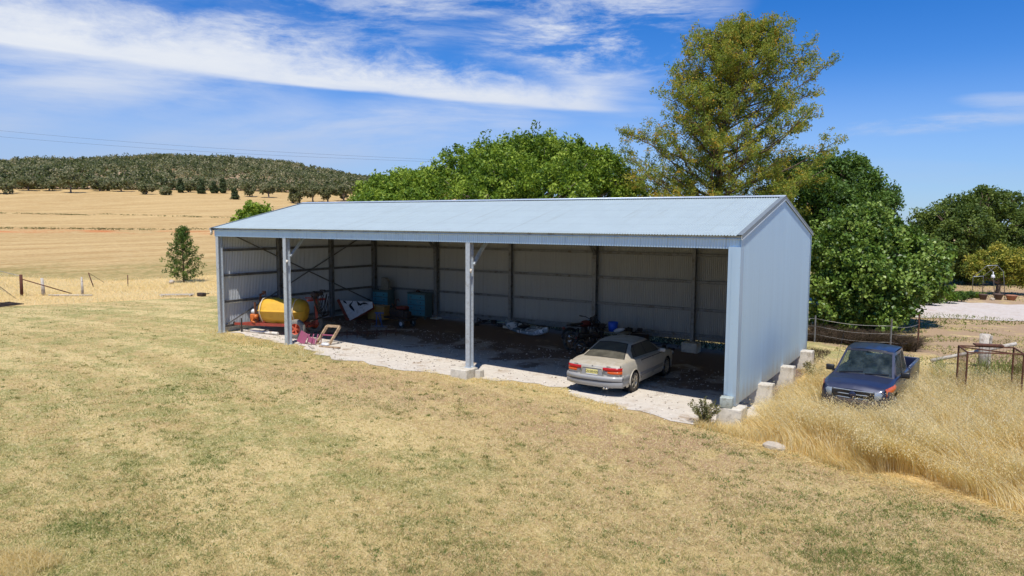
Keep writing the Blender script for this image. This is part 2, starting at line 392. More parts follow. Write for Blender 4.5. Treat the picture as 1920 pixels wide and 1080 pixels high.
# ---- ground colours
def ground_mat():
    m, t, b, o = base_mat('dry_lawn_and_paddock')
    P = t.new('ShaderNodeNewGeometry').outputs['Position']
    def att(n): return t.new('ShaderNodeAttribute', attribute_name=n).outputs['Fac']
    field, dry, brown, soil = att('field'), att('dry'), att('brown'), att('soil')
    n1 = t.noise(P, .22, 4, .6); n2 = t.noise(P, 1.1, 6, .65); n3 = t.noise(P, 6.5, 5, .7); n4 = t.noise(P, 34, 4, .75); n5 = t.noise(P, 110, 2, .6)
    cx_ = t.new('ShaderNodeSeparateXYZ'); t.l.new(P, cx_.inputs[0])
    rad_ = t.m('SQRT', t.m('ADD', t.m('POWER', t.m('SUBTRACT', cx_.outputs[0], -2.9), 2.0), t.m('POWER', t.m('ADD', cx_.outputs[1], 53.3), 2.0)))
    cc_ = t.new('ShaderNodeCombineXYZ'); t.put(cc_.inputs[0], rad_); t.put(cc_.inputs[1], t.m('MULTIPLY', cx_.outputs[0], .10))
    streak = t.noise(cc_.outputs[0], .95, 4, .6, .25)   # mower passes
    straw, tan, green, pale = lin((195, 170, 108)), lin((166, 138, 94)), lin((120, 124, 52)), lin((217, 195, 138))
    c = t.mix(t.ss(n3, .30, .70), tan, straw)
    c = t.mix(t.m('MULTIPLY', t.ss(streak, .42, .60), .55), c, pale)
    gsum = t.m('ADD', t.m('ADD', t.m('MULTIPLY', n1, .55), t.m('MULTIPLY', n2, .9)), t.m('ADD', t.m('MULTIPLY', n3, .55), t.m('MULTIPLY', streak, -.35)))
    cl = t.noise(P, 2.9, 7, .72, .2)
    gsum = t.m('SUBTRACT', gsum, t.m('MULTIPLY', brown, .20))
    gm = t.ss(gsum, .75, .96)
    c = t.mix(t.m('MULTIPLY', gm, .78), c, t.mix(n4, green, lin((140, 142, 84))))
    c = t.mix(t.m('MULTIPLY', t.ss(t.m('ADD', cl, t.m('MULTIPLY', n1, .25)), .66, .77), .72), c, lin((114, 124, 54)))
    c = t.mix(t.m('MULTIPLY', t.ss(t.noise(P, 4.1, 6, .75, .2), .52, .66), .55), c, lin((150, 120, 84)))
    c = t.mix(t.m('MULTIPLY', t.m('MULTIPLY', brown, t.ss(n2, .28, .58)), .85), c, lin((160, 128, 96)))
    c = t.mix(t.m('MULTIPLY', t.ss(t.m('ADD', t.m('MULTIPLY', n3, .5), t.m('MULTIPLY', n4, .5)), .52, .66), .55), c, lin((112, 96, 62)))
    c = t.mix(t.m('MULTIPLY', t.ss(t.noise(P, 17, 4, .8), .52, .64), .6), c, lin((226, 212, 166)))
    c = t.mix(t.m('MULTIPLY', t.ss(n5, .5, .7), .4), c, lin((222, 208, 168)))
    # tall dry grass strips underneath
    dn = t.m('ADD', dry, t.m('MULTIPLY', t.m('SUBTRACT', n2, .5), .9))
    c = t.mix(t.ss(dn, .42, .58), c, t.mix(n4, lin((186, 154, 98)), lin((226, 198, 144))))
    sn = t.m('ADD', soil, t.m('MULTIPLY', t.m('SUBTRACT', n2, .5), 1.2))
    c = t.mix(t.ss(sn, .40, .62), c, t.mix(n3, lin((152, 126, 100)), lin((176, 152, 122))))
    # stubble paddock: rows along the contour, greenish and orange bands
    R = t.mapping(P, scale=(.9, .05, 1), rot=(0, 0, math.radians(37)))
    r1 = t.noise(R, 1.2, 4, .6); r2 = t.noise(R, .22, 3, .6); f3 = t.noise(P, 2.2, 5, .7); f1 = t.noise(P, .05, 4, .6)
    fc = t.mix(t.ss(r1, .3, .7), lin((168, 136, 88)), lin((192, 165, 116)))
    fc = t.mix(t.m('MULTIPLY', t.ss(r2, .45, .65), .45), fc, lin((208, 180, 126)))
    fc = t.mix(t.m('MULTIPLY', t.ss(f3, .46, .68), .5), fc, lin((138, 110, 64)))
    fc = t.mix(t.m('MULTIPLY', t.ss(t.noise(P, .7, 5, .7), .5, .7), .5), fc, lin((204, 182, 134)))
    gb = t.m('MULTIPLY', att('greenband'), t.ss(t.m('ADD', f1, t.m('MULTIPLY', f3, .5)), .56, .82))
    fc = t.mix(t.m('MULTIPLY', gb, t.mr(t.noise(P, 1.4, 5, .8), .4, .6, .1, .95)), fc, lin((122, 120, 66)))
    fc = t.mix(t.m('MULTIPLY', att('orange'), t.ss(t.m('ADD', f1, t.m('MULTIPLY', f3, .3)), .55, .70)), fc, lin((190, 104, 56)))
    c = t.mix(t.ss(t.m('ADD', field, t.m('MULTIPLY', t.m('SUBTRACT', f3, .5), .5)), .35, .65), c, fc)
    t.put(b.inputs['Base Color'], c); b.inputs['Roughness'].default_value = .95; b.inputs['Specular IOR Level'].default_value = .15
    hgt = t.m('ADD', t.m('MULTIPLY', n4, .7), t.m('MULTIPLY', n5, .5))
    t.put(b.inputs['Normal'], t.bump(hgt, .035, .8))
    return m
M['ground'] = ground_mat()

def gravel_mat(name, base, dark, inner=False):
    m, t, b, o = base_mat(name); P = t.new('ShaderNodeNewGeometry').outputs['Position']
    n1 = t.noise(P, .8, 5, .6); n2 = t.noise(P, 5, 6, .7); n3 = t.noise(P, 40, 4, .8)
    c = t.mix(t.ss(n2, .3, .7), tuple(x*.86 for x in lin(base)), lin(base))
    c = t.mix(t.m('MULTIPLY', t.ss(n3, .50, .70), .5), c, tuple(x*.5 for x in lin(base)))
    c = t.mix(t.m('MULTIPLY', t.ss(t.noise(P, 2.2, 7, .75), .50, .70), .5), c, lin((158, 136, 112)))
    c = t.mix(t.m('MULTIPLY', t.ss(n3, .35, .22), .5), c, tuple(min(1, x*1.3) for x in lin(base)))
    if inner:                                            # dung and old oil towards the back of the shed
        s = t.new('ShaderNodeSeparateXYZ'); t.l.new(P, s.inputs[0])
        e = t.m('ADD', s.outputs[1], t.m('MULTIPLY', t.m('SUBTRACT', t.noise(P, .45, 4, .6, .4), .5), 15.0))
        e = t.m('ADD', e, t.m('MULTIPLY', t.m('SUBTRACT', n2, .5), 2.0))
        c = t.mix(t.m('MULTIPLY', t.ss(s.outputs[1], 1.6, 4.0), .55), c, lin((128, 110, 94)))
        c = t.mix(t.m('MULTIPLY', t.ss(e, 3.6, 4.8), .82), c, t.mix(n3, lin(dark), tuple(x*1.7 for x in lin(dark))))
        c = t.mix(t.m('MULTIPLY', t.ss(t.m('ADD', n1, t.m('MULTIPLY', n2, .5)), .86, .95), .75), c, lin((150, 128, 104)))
    else:
        c = t.mix(t.m('MULTIPLY', t.ss(n1, .5, .7), .3), c, lin(dark))
    t.put(b.inputs['Base Color'], c); b.inputs['Roughness'].default_value = .95; b.inputs['Specular IOR Level'].default_value = .1
    t.put(b.inputs['Normal'], t.bump(n3, .02, .8)); return m
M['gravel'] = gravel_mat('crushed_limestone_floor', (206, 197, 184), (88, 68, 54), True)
M['road'] = gravel_mat('white_gravel_road', (200, 190, 180), (176, 148, 128))

# ------------------------------------------------------------------ terrain
AX = np.array([-0.80, 0.60])
def sstep(x, a, b):
    t = np.clip((x-a)/(b-a), 0, 1); return t*t*(3-2*t)
def softplus(x, k): return np.log1p(np.exp(np.clip(x/k, -40, 40)))*k
def gz(x, y):
    x = np.asarray(x, float); y = np.asarray(y, float)
    z = -0.0225*(softplus(x, .8)-softplus(x-28, 3.0))
    s = (x-CAM[0])*AX[0]+(y-CAM[1])*AX[1]
    az = np.arctan2(x-CAM[0], y-CAM[1])
    m_ = 1-sstep(az, -.62, -.10)
    m_ = m_*sstep(az, -2.6, -2.0)
    sc = np.clip(s-45, 0, None); sc = np.where(sc > 330, 330+(sc-330)*.2, sc)
    return z + m_*.000192*sc*sc
def gz1(x, y): return float(gz(x, y))
GE = [(-200, 60), (-17.2, -1.2), (-14.93, 3.46), (-13.4, 7.4), (-12.0, 10.5), (-6, 14), (4, 16), (12, 15.5), (20, 14.8)]   # back edge of the mown lawn
def side_dist(x, y, line):                                 # signed distance to a polyline (left of travel is +)
    best = np.full(x.shape, 1e9); sign = np.ones(x.shape)
    for (x0, y0), (x1, y1) in zip(line[:-1], line[1:]):
        dx, dy = x1-x0, y1-y0; L2 = dx*dx+dy*dy
        t = np.clip(((x-x0)*dx+(y-y0)*dy)/L2, 0, 1); px, py = x0+t*dx, y0+t*dy
        d = np.hypot(x-px, y-py); sg = np.sign(dx*(y-y0)-dy*(x-x0)); u = d < best
        best = np.where(u, d, best); sign = np.where(u, sg, sign)
    return best*sign
LE = [(-120, -22), (-40, -8.2), (-19.56*.875, -1.1), (-14.93, 3.46), (-13.2, 7.9), (-12.4, 13), (-11.5, 40)]     # lawn edge, west side
RE = [(21.0, 13.5), (21.1, -.5), (21.64, -1.45), (22.86, -1.69), (23.96, -1.91), (24.95, -2.11), (25.86, -2.44), (26.84, -2.78), (29, -3.6), (34, -5.5), (60, -14)]
def masks(x, y):
    s = (x-CAM[0])*AX[0]+(y-CAM[1])*AX[1]; az = np.arctan2(x-CAM[0], y-CAM[1])
    dl = side_dist(x, y, LE); west = dl
    field = sstep(west, 13.5, 16.5)
    east = side_dist(x, y, RE)
    rightzone = (x > 20)
    dry = sstep(west, -.6, .6)*(1-field)
    dryR = sstep(east, -.4, .5)*rightzone*(1-sstep(y, 8.0, 13.0))
    dry = np.maximum(dry, dryR)
    brown = np.exp(-((y+2.6)/2.2)**2)*sstep(x, 4, 10)*(1-sstep(x, 20, 23)) + sstep(x, 15, 24)*(1-sstep(y, -3, 1))*.8
    behind = sstep(y, 11, 15)*sstep(x, 18, 22)*(1-sstep(az, .6, 1.2))
    soil = behind*.62
    gb = np.exp(-((s-72)/12)**2)+.6*np.exp(-((s-58)/4)**2)
    bank1, bank2 = np.exp(-((s-168)/2.5)**2), np.exp(-((s-246)/2.5)**2)
    orange = np.exp(-((s-160)/5)**2)
    return field*(1-sstep(az, -.35, -.2)), dry, brown, np.maximum(soil, 0), gb, orange
def terrain():
    rr = np.concatenate([np.linspace(.5, 60, 170), np.geomspace(61, 3200, 90)])
    aa = np.concatenate([np.linspace(-1.75, .75, 360), np.linspace(.75, 2*PI-1.75, 70)[1:]])
    Rr, Aa = np.meshgrid(rr, aa, indexing='ij')
    X = CAM[0]+Rr*np.sin(Aa); Y = CAM[1]+Rr*np.cos(Aa); Z = gz(X, Y)
    far = sstep(np.hypot(X-CAM[0], Y-CAM[1]), 60, 200)
    Z = Z + (np.sin(X*.031+Y*.017)*.5+np.sin(Y*.043-X*.011)*.4)*far*.6
    n, k = len(rr), len(aa)
    verts = np.stack([X.ravel(), Y.ravel(), Z.ravel()], 1)
    idx = np.arange(n*k).reshape(n, k)
    f = np.stack([idx[:-1, :-1].ravel(), idx[1:, :-1].ravel(), idx[1:, 1:].ravel(), idx[:-1, 1:].ravel()], 1)
    c0 = len(verts); verts = np.vstack([verts, [[CAM[0], CAM[1], gz1(CAM[0], CAM[1])]]])
    o = fastmesh('ground', verts, f[:, ::-1], M['ground'], smooth=True)
    fl = masks(verts[:, 0], verts[:, 1])
    for nm, a in zip(('field', 'dry', 'brown', 'soil', 'greenband', 'orange'), fl):
        at = o.data.attributes.new(nm, 'FLOAT', 'POINT'); at.data.foreach_set('value', a.astype(np.float32))
    return tag(o, kind='structure')
terrain()

def sheet(name, outline, material, lift, step=.35, jag=.18, kind='structure', seed=1):
    """ground sheet with a ragged outline, draped on the terrain"""
    rnd = random.Random(seed); pts = []
    for (x0, y0, *j0), (x1, y1, *j1) in zip(outline, outline[1:]+outline[:1]):
        L = math.hypot(x1-x0, y1-y0); n = max(1, int(L/step)); jj = j0[0] if j0 else jag
        for i in range(n):
            q = i/n; a = rnd.uniform(-1, 1)*jj; pts.append((x0+(x1-x0)*q-(y1-y0)/L*a, y0+(y1-y0)*q+(x1-x0)/L*a))
    bm = bmesh.new(); vs = [bm.verts.new((x, y, 0)) for x, y in pts]; es = [bm.edges.new((vs[i], vs[(i+1) % len(vs)])) for i in range(len(vs))]
    bmesh.ops.triangle_fill(bm, use_beauty=True, use_dissolve=False, edges=es)
    xs = [p[0] for p in pts]; ys = [p[1] for p in pts]
    for k in np.arange(math.floor(min(xs)), max(xs)+1, 1.0): bmesh.ops.bisect_plane(bm, geom=bm.verts[:]+bm.edges[:]+bm.faces[:], plane_co=(k, 0, 0), plane_no=(1, 0, 0))
    for v in bm.verts: v.co.z = gz1(v.co.x, v.co.y)+lift
    bmesh.ops.recalc_face_normals(bm, faces=bm.faces)
    for f in bm.faces:
        if f.normal.z < 0: f.normal_flip()
    me = bpy.data.meshes.new(name); bm.to_mesh(me); bm.free(); me.materials.append(material)
    o = bpy.data.objects.new(name, me); COL.objects.link(o); return tag(o, kind=kind)
PAD = [(.25, .45), (3.0, .1), (4.6, .25), (6.0, -.35, .25), (6.69, -.74, .2), (8.87, -.55, .2), (10.5, -.55, .2), (11.6, -.25), (12.9, .0), (13.6, .15, .2), (14.9, .45, .25), (15.7, .55, .2), (16.6, -.15, .2), (17.4, -.45), (18.96, -.62), (19.6, -.80), (20.2, -.85), (20.9, -.2, .1), (21.3, .4, 0), (21.3, 9.8, .1), (10, 10.1, .1), (-.1, 9.9, .1), (-.1, 4, 0)]
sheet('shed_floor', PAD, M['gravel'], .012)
sheet('gravel_road', [(22.6, 26.8), (26, 28.4), (30, 29.6), (60, 33), (110, 38), (110, 47), (60, 43), (30, 39.2), (26, 38.2), (21, 37), (17, 36), (17, 30)], M['road'], .02, 1.0, .35, seed=4)

# ------------------------------------------------------------------ the shed
L, WD, HE, HR = 21.0, 9.19, 4.29, 5.365
BAY = [0, 4.12, 8.4, 12.6, 16.8, 21.0]
shed = thing('machinery_shed', 'long open fronted shed of pale blue grey corrugated steel with low gable roof', 'shed', (0, 0, 0))
def corr(P0, du, dv, width, top, wl=.0762, amp=.0112, seg=6, z0=0.0, nrm=(0, -1, 0), bottom=None):
    """corrugated sheet: runs along du, ribs along dv; top(s)/bottom(s) give rib ends"""
    P0, du, dv, nr = map(np.array, (P0, du, dv, nrm)); n = int(width/wl*seg); s = np.arange(n+1)*wl/seg
    a = amp*np.cos(2*PI*s/wl)
    T = np.array([top(x) for x in s]); B = np.array([bottom(x) if bottom else 0.0 for x in s])
    lo = P0+s[:, None]*du+B[:, None]*dv+a[:, None]*nr; hi = P0+s[:, None]*du+T[:, None]*dv+a[:, None]*nr
    v = np.vstack([lo, hi]); i = np.arange(n); f = np.stack([i, i+1, i+n+2, i+n+1], 1)
    return v, f
def corr_obj(name, mt, parent, *a, **k):
    v, f = corr(*a, **k); return fastmesh(name, v, f, mt, parent=parent, smooth=True)
sl_len = math.hypot(WD/2, HR-HE); cs, sn = (WD/2)/sl_len, (HR-HE)/sl_len
rf = corr_obj('roof', M['roof'], shed, (-.05, -.16*cs, HE-.16*sn+.03), (1, 0, 0), (0, cs, sn), L+.08, lambda s: sl_len+.16-.02, nrm=(0, -sn, cs))
rb = corr_obj('roof', M['roof'], shed, (-.05, WD+.16*cs, HE-.16*sn+.03), (1, 0, 0), (0, -cs, sn), L+.08, lambda s: sl_len+.16-.02, nrm=(0, sn, cs))
b_ = MB(); ry = WD/2
for sgn in (-1, 1): b_.quad((-.065, ry, HR+.066), (L+.045, ry, HR+.066), (L+.045, ry+sgn*.17, HR+.066-.17*sn/cs), (-.065, ry+sgn*.17, HR+.066-.17*sn/cs))
b_.tube([(-.065, ry, HR+.056), (L+.045, ry, HR+.056)], .022, 6)
b_.build('ridge_cap', M['flash'], shed)
# walls
wz = .03
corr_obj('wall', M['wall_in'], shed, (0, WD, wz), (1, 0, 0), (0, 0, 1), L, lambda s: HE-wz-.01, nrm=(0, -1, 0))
gab = lambda s: HE+(HR-HE)*(1-abs(s-WD/2)/(WD/2))-wz-.015
corr_obj('wall', M['wall_left'], shed, (0, 0, wz), (0, 1, 0), (0, 0, 1), WD, gab, nrm=(1, 0, 0))
corr_obj('wall', M['wall'], shed, (L, 0, wz-.02), (0, 1, 0), (0, 0, 1), WD, gab, nrm=(1, 0, 0))
corr_obj('fascia', M['wall'], shed, (-.02, -.02, 3.95), (1, 0, 0), (0, 0, 1), L+.02, lambda s: .27, nrm=(0, -1, 0))
g = MB(); prof = [(-.02, 0), (.10, 0), (.115, .02), (.115, .085), (.128, .095), (.118, .105), (.105, .09), (.10, .012), (-.02, .012)]
g.prism([(-x, z) for x, z in prof], (-.14, -.055, 4.185), (L+.03, -.055, 4.185)); 
g.box((-.135, -.11, 4.235), (.01, .125, .1)); g.box((L+.03, -.11, 4.235), (.01, .125, .1))
gt = g.build('gutter', M['gutter'], shed)
g = MB(); g.tube([(-.11, -.10, 4.19), (-.11, -.10, 4.10), (-.16, -.07, 4.06), (-.2, -.06, 4.02)], .05, 10); g.build('gutter_outlet', M['pvc'], gt)
# barge flashings down both gables
for xx, sg in ((L+.040, 1), (-.060, -1)):
    g = MB()
    for ys, ye in ((-.17, WD/2), (WD+.17, WD/2)):
        z0 = HE-.17*sn/cs+.05; z1 = HR+.06
        g.quad((xx, ys, z0), (xx, ye, z1), (xx, ye, z1-.12), (xx, ys, z0-.12)); g.quad((xx, ys, z0), (xx, ye, z1), (xx-sg*.13, ye, z1+.002), (xx-sg*.13, ys, z0+.002))
        g.quad((xx, ys, z0-.12), (xx, ye, z1-.12), (xx-sg*.02, ye, z1-.125), (xx-sg*.02, ys, z0-.125))
    g.build('barge_flashing', M['barge'], shed)
    g = MB()
    for ys, ye in ((-.17, WD/2), (WD+.17, WD/2)): g.bar((xx+sg*.004, ys, HE-.17*sn/cs-.075), (xx+sg*.004, ye, HR-.065), .012, .022)
    g.build('barge_lip', M['flash'], shed)
g = MB(); g.quad((L+.014, -.13, 0), (L+.014, .16, 0), (L+.014, .16, 4.25), (L+.014, -.13, 4.25)); g.quad((L-.13, -.131, 0), (L+.013, -.131, 0), (L+.013, -.131, 4.0), (L-.13, -.131, 4.0)); g.build('corner_flashing', M['wall'], shed)
g = MB(); g.quad((L+.02, WD-.12, 0), (L+.02, WD+.02, 0), (L+.02, WD+.02, 4.25), (L+.02, WD-.12, 4.25)); g.quad((L+.02, WD+.02, 0), (L+.02, WD+.02, 4.2), (L-.12, WD+.02, 4.2), (L-.12, WD+.02, 0)); g.build('corner_flashing', M['wall'], shed)
# posts: back to back lipped channels
def channel(w, d):
    a, b2, lip, r = w/2, d/2, .03, .055
    return [(-a, -b2), (a, -b2), (a, -b2+lip), (a-r, -b2+lip), (a-r, b2-lip), (a, b2-lip), (a, b2), (-a, b2), (-a, b2-lip), (-a+r, b2-lip), (-a+r, -b2+lip), (-a, -b2+lip)]
def post(x, y, z0, z1, w=.16, d=.22, m_='galv', plate=True):
    g = MB(); pr_ = channel(w, d); n = len(pr_)
    g.v += [(px, py, z0) for px, py in pr_]+[(px, py, z1) for px, py in pr_]
    for i in range(n):
        j = (i+1) % n; g.f.append((i, j, n+j, n+i)); g.sm.append(False)
    g.f.append(tuple(range(n, 2*n))); g.sm.append(False)
    if plate:
        for k in (.10, .22):
            for q in (-.04, .04): g.tube([(q, -d/2, z0+k), (q, -d/2-.016, z0+k)], .014, 6)
        g.box((0, -d/2-.004, z0+.16), (w*.9, .008, .3)); g.box((0, 0, z0+.005), (w+.1, d+.08, .012))
    return g.build('post', M[m_], shed, loc=(x, y, 0))
fl_ = lambda x: -.0225*max(0, x)
post(.08, .10, fl_(0)+.01, 4.2); post(4.12, .10, fl_(4.1), 4.15); post(12.6, .10, .0, 4.15)
g = MB(); g.box((20.89, -.02, 2.0), (.19, .21, 4.0)); g.box((20.74, .0, 2.0), (.10, .16, 4.0)); g.build('post', M['wall'], shed)
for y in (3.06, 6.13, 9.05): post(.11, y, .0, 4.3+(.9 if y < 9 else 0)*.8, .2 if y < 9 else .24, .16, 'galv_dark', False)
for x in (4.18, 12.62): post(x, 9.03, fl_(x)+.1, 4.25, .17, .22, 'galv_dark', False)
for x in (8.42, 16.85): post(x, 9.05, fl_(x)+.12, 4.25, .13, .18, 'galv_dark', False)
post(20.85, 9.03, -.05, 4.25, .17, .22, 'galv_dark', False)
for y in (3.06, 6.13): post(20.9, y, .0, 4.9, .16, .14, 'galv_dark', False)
# girts
zs = (3.36, 2.32, 1.24, .24)
def girt(a, b, nrm):
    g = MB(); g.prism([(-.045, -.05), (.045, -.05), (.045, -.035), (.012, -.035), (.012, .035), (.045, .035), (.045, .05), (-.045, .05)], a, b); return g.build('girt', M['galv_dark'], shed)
for z in zs:
    girt((.1, 9.11, z), (20.9, 9.11, z), 0); girt((.07, .22, z+.02), (.07, 9.0, z+.02), 0); girt((20.92, .25, z), (20.92, 9.0, z), 0)
# rafters, eave beam, purlins
def rafter(x, w=.09):
    g = MB()
    for y0, y1 in ((.05, WD/2), (WD-.05, WD/2)): g.bar((x, y0, HE-.22), (x, y1, HR-.22), w, .24)
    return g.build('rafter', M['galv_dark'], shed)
for x in (.1, 4.12, 12.6, 20.9): rafter(x)
g = MB(); g.box((L/2, .05, 4.08), (L-.1, .07, .24)); g.build('eave_beam', M['galv_dark'], shed)
g = MB(); g.box((L/2, WD-.08, 4.15), (L-.1, .07, .2)); g.build('eave_beam', M['galv_dark'], shed)
for k in range(1, 5):
    for sg in (0, 1):
        y = WD/2*k/5; y = y if sg == 0 else WD-y; z = HE+(HR-HE)*k/5-.06
        g = MB(); g.box((L/2, y, z), (L-.05, .06, .09)); g.build('purlin', M['galv_dark'], shed)
for x in (4.12, 12.6):
    g = MB(); g.bar((x+.06, .2, 3.25), (x+.06, 1.35, 4.36), .06, .13, up=(1, 0, 0)); g.build('knee_brace', M['galv'], shed)
    g = MB(); g.bar((x+.06, WD-.25, 3.25), (x+.06, WD-1.4, 4.36), .06, .13, up=(1, 0, 0)); g.build('knee_brace', M['galv_dark'], shed)
for a, b2 in (((.13, .35, 4.15), (.13, 9.0, .45)), ((.15, 9.0, 4.2), (.15, .35, .35))):
    g = MB(); g.bar(a, b2, .012, .055); g.build('bracing_strap', M['galv_dark'], shed)
for x in (4.12, 12.6):
    for w_, sg in ((0, 1),):
        g = MB(); g.tube([(x+.09, .05, 3.12), (x+.09, .02, 3.02)], .04, 8); g.build('bracket', M['pvc'], shed)
# concrete footings
def block(name, x, y, sx, sy, z0, z1, m_='concrete', par=shed, bev=.025, rz=0):
    g = MB(); g.box((0, 0, (z0+z1)/2), (sx, sy, z1-z0), rz=rz, bev=bev); return g.build(name, M[m_], par, loc=(x, y, 0))
block('footing', 12.55, -.12, .62, .62, -.62, .0)
block('footing', 13.0, .08, .18, .26, -.62, -.04)
block('footing', 20.92, -.1, .62, .6, -1.0, -.02)
block('footing', 20.95, 2.35, .86, .42, -1.0, .13); block('footing', 20.95, 5.2, .86, .42, -1.0, .15); block('footing', 20.95, 8.35, .86, .5, -1.0, .17)
block('footing', 16.9, 8.75, .62, .5, -.8, .0)
for x in (8.4, 12.6, 4.2): block('footing', x, 8.95, .42, .4, -.7, .01+fl_(x)*.4)
# ------------------------------------------------------------------ vehicles
def interp(tbl, y):
    ks = [k for k, _ in tbl]
    if y <= ks[0]: return tbl[0][1]
    for (a, va), (b2, vb) in zip(tbl, tbl[1:]):
        if y <= b2:
            t = (y-a)/(b2-a); t = t*t*(3-2*t)*.35+t*.65; return va+(vb-va)*t
    return tbl[-1][1]
def paint(name, c, metal=.3, rough=.3, dust=None, amt=.5, coat=.5):
    m, t, b, o = base_mat(name); P = t.new('ShaderNodeTexCoord').outputs['Object']; N = t.new('ShaderNodeNewGeometry').outputs['Normal']
    s = t.new('ShaderNodeSeparateXYZ'); t.l.new(N, s.inputs[0]); n = t.noise(P, 5, 6, .7)
    col = lin(c); r = rough
    if dust:
        f = t.m('MULTIPLY', t.mr(s.outputs[2], .1, .8, .45, 1.0), t.mr(n, .3, .7, amt*.75, amt*1.2)); f = t.m('MINIMUM', f, .97)   # dust settles on what faces up
        col = t.mix(f, lin(c), lin(dust)); r = t.mr(f, 0, 1, rough, .9); t.put(b.inputs['Metallic'], t.mr(f, 0, 1, metal, 0)); t.put(b.inputs['Coat Weight'], t.mr(f, 0, 1, coat, 0))
    else: b.inputs['Metallic'].default_value = metal; b.inputs['Coat Weight'].default_value = coat
    t.put(b.inputs['Base Color'], col); t.put(b.inputs['Roughness'], r); b.inputs['Coat Roughness'].default_value = .12
    return m
def glass(name, c, alpha, rough=.05, dust=None, amt=.3):  # dust colour: real dust on the sedan, a painted reflection on the ute
    m, t, b, o = base_mat(name); P = t.new('ShaderNodeTexCoord').outputs['Object']; n = t.noise(P, 4, 5, .65)
    f = t.mr(n, .3, .7, amt*.5, amt*1.3) if dust else 0.0
    t.put(b.inputs['Base Color'], t.mix(f, lin(c), lin(dust)) if dust else lin(c)); t.put(b.inputs['Roughness'], t.mr(f, 0, 1, rough, .8) if dust else rough)
    b.inputs['Specular IOR Level'].default_value = .8
    tr = t.new('ShaderNodeBsdfTransparent'); tr.inputs[0].default_value = (.75, .85, .85, 1)
    mx = t.new('ShaderNodeMixShader'); t.put(mx.inputs[0], t.m('MAXIMUM', f, 1-alpha)); t.l.new(tr.outputs[0], mx.inputs[1]); t.l.new(b.outputs[0], mx.inputs[2]); t.l.new(mx.outputs[0], o.inputs[0])
    return m
M['sedan'] = paint('champagne_paint_dusty', (214, 210, 198), .3, .35, (142, 130, 108), .78)
M['sedan_low'] = paint('grey_lower_trim', (150, 152, 154), .2, .45, (150, 138, 118), .30)
M['sedan_glass'] = glass('dusty_sedan_glass', (16, 19, 20), .25, .12, (140, 134, 116), .42)
M['red_lens'] = mat('red_lens', (168, 24, 20), .2, 0, .15, 20); M['amber_lens'] = mat('amber_lens', (204, 88, 28), .2, 0, .1, 20)
M['plate'] = mat('cream_number_plate', (206, 196, 124), .5); M['ink'] = mat('black_ink', (24, 24, 26), .5)
M['ute'] = paint('navy_paint', (17, 27, 60), .3, .32, (90, 94, 104), .20, .6)
M['ute_glass'] = glass('ute_glass', (18, 30, 32), .80, .03, (104, 124, 124), .34)  # grey green film colour imitates the reflection on the glass
M['cabin'] = mat('dark_cabin_fabric', (58, 62, 64), .9); M['dash'] = mat('grey_dash', (168, 184, 176), .8)
M['headlamp'] = mat('headlamp_glass', (150, 158, 164), .12, .3, .1, 10)
M['alloy'] = mat('dusty_alloy', (178, 172, 158), .4, .5, .1, 9, (140, 126, 104), .5, 6)

def shell(parent, name, mt, Lc, Wt, Dk, sill, shoulder_in, crown, arches, Rw, side_bulge, y_step=.06, low_mat=None, low_z=None):
    """lower body: Wt half-width by y, Dk shoulder height by y; arches = wheel centres (y, z)"""
    ys = list(np.arange(0, Lc+1e-6, y_step)); ys[-1] = Lc
    for side_name, lo_z, hi_z in ((name, 0, 9),):
        g = MB()
        for sx_ in (1, -1):
            P = []
            for y in ys:
                w, zt = interp(Wt, y), interp(Dk, y); row = []
                for k in range(19):
                    q = k/18; z = sill(y)+(zt-sill(y))*q
                    ww = w-side_bulge[0]*(1-min(1, q/.35))**2-side_bulge[1]*max(0, (q-.6)/.4)**2.2
                    yy, zz = y, z
                    for (ay, az) in arches:
                        d = math.hypot(yy-ay, zz-az)
                        if d < Rw:
                            e = Rw/max(d, 1e-4); yy, zz = ay+(yy-ay)*e, az+(zz-az)*e
                            if zz < sill(y): zz = max(zz, sill(y))
                    row.append((sx_*ww, yy, zz))
                for k in range(1, 4): row.append((sx_*(w-side_bulge[1]-shoulder_in*k/3), y, zt+.022*math.sin(k/3*PI/2)))
                w2 = w-side_bulge[1]-shoulder_in
                for k in range(1, 6): row.append((sx_*w2*(1-k/5), y, zt+.022+crown*math.sin(k/5*PI/2)))
                P.append(row)
            def skip(i, j, P=P, sx_=sx_):
                if j >= 18: return False
                cy_ = (ys[i]+ys[i+1])/2; zt = interp(Dk, cy_); cz_ = sill(cy_)+(zt-sill(cy_))*(j+.5)/18
                for ay, az in arches:
                    if math.hypot(cy_-ay, cz_-az) < Rw*.93: return True
                return False
            g.grid(P if sx_ > 0 else [r[::-1] for r in P], True, skip if sx_ > 0 else (lambda i, j: skip(i, len(P[0])-2-j)))
            for e in (0, len(ys)-1):             # close ends
                row = P[e]; n = len(row); tri = [(0, row[0][1], row[0][2])]+list(row) if True else row
                g.poly(tri if (sx_ > 0) == (e == 0) else tri[::-1])
        ob = g.build(name, mt, parent)
    return ob
def patch_pt(Q, u, v, off=0.0, bulge=0.0):
    a, b2, c, d = [Vector(q) for q in Q]     # a bottom-start, b bottom-end, c top-end, d top-start
    n = ((b2-a).cross(d-a)).normalized()
    return (a*(1-u)+b2*u)*(1-v)+(d*(1-u)+c*u)*v+n*(off+bulge*4*u*(1-u))
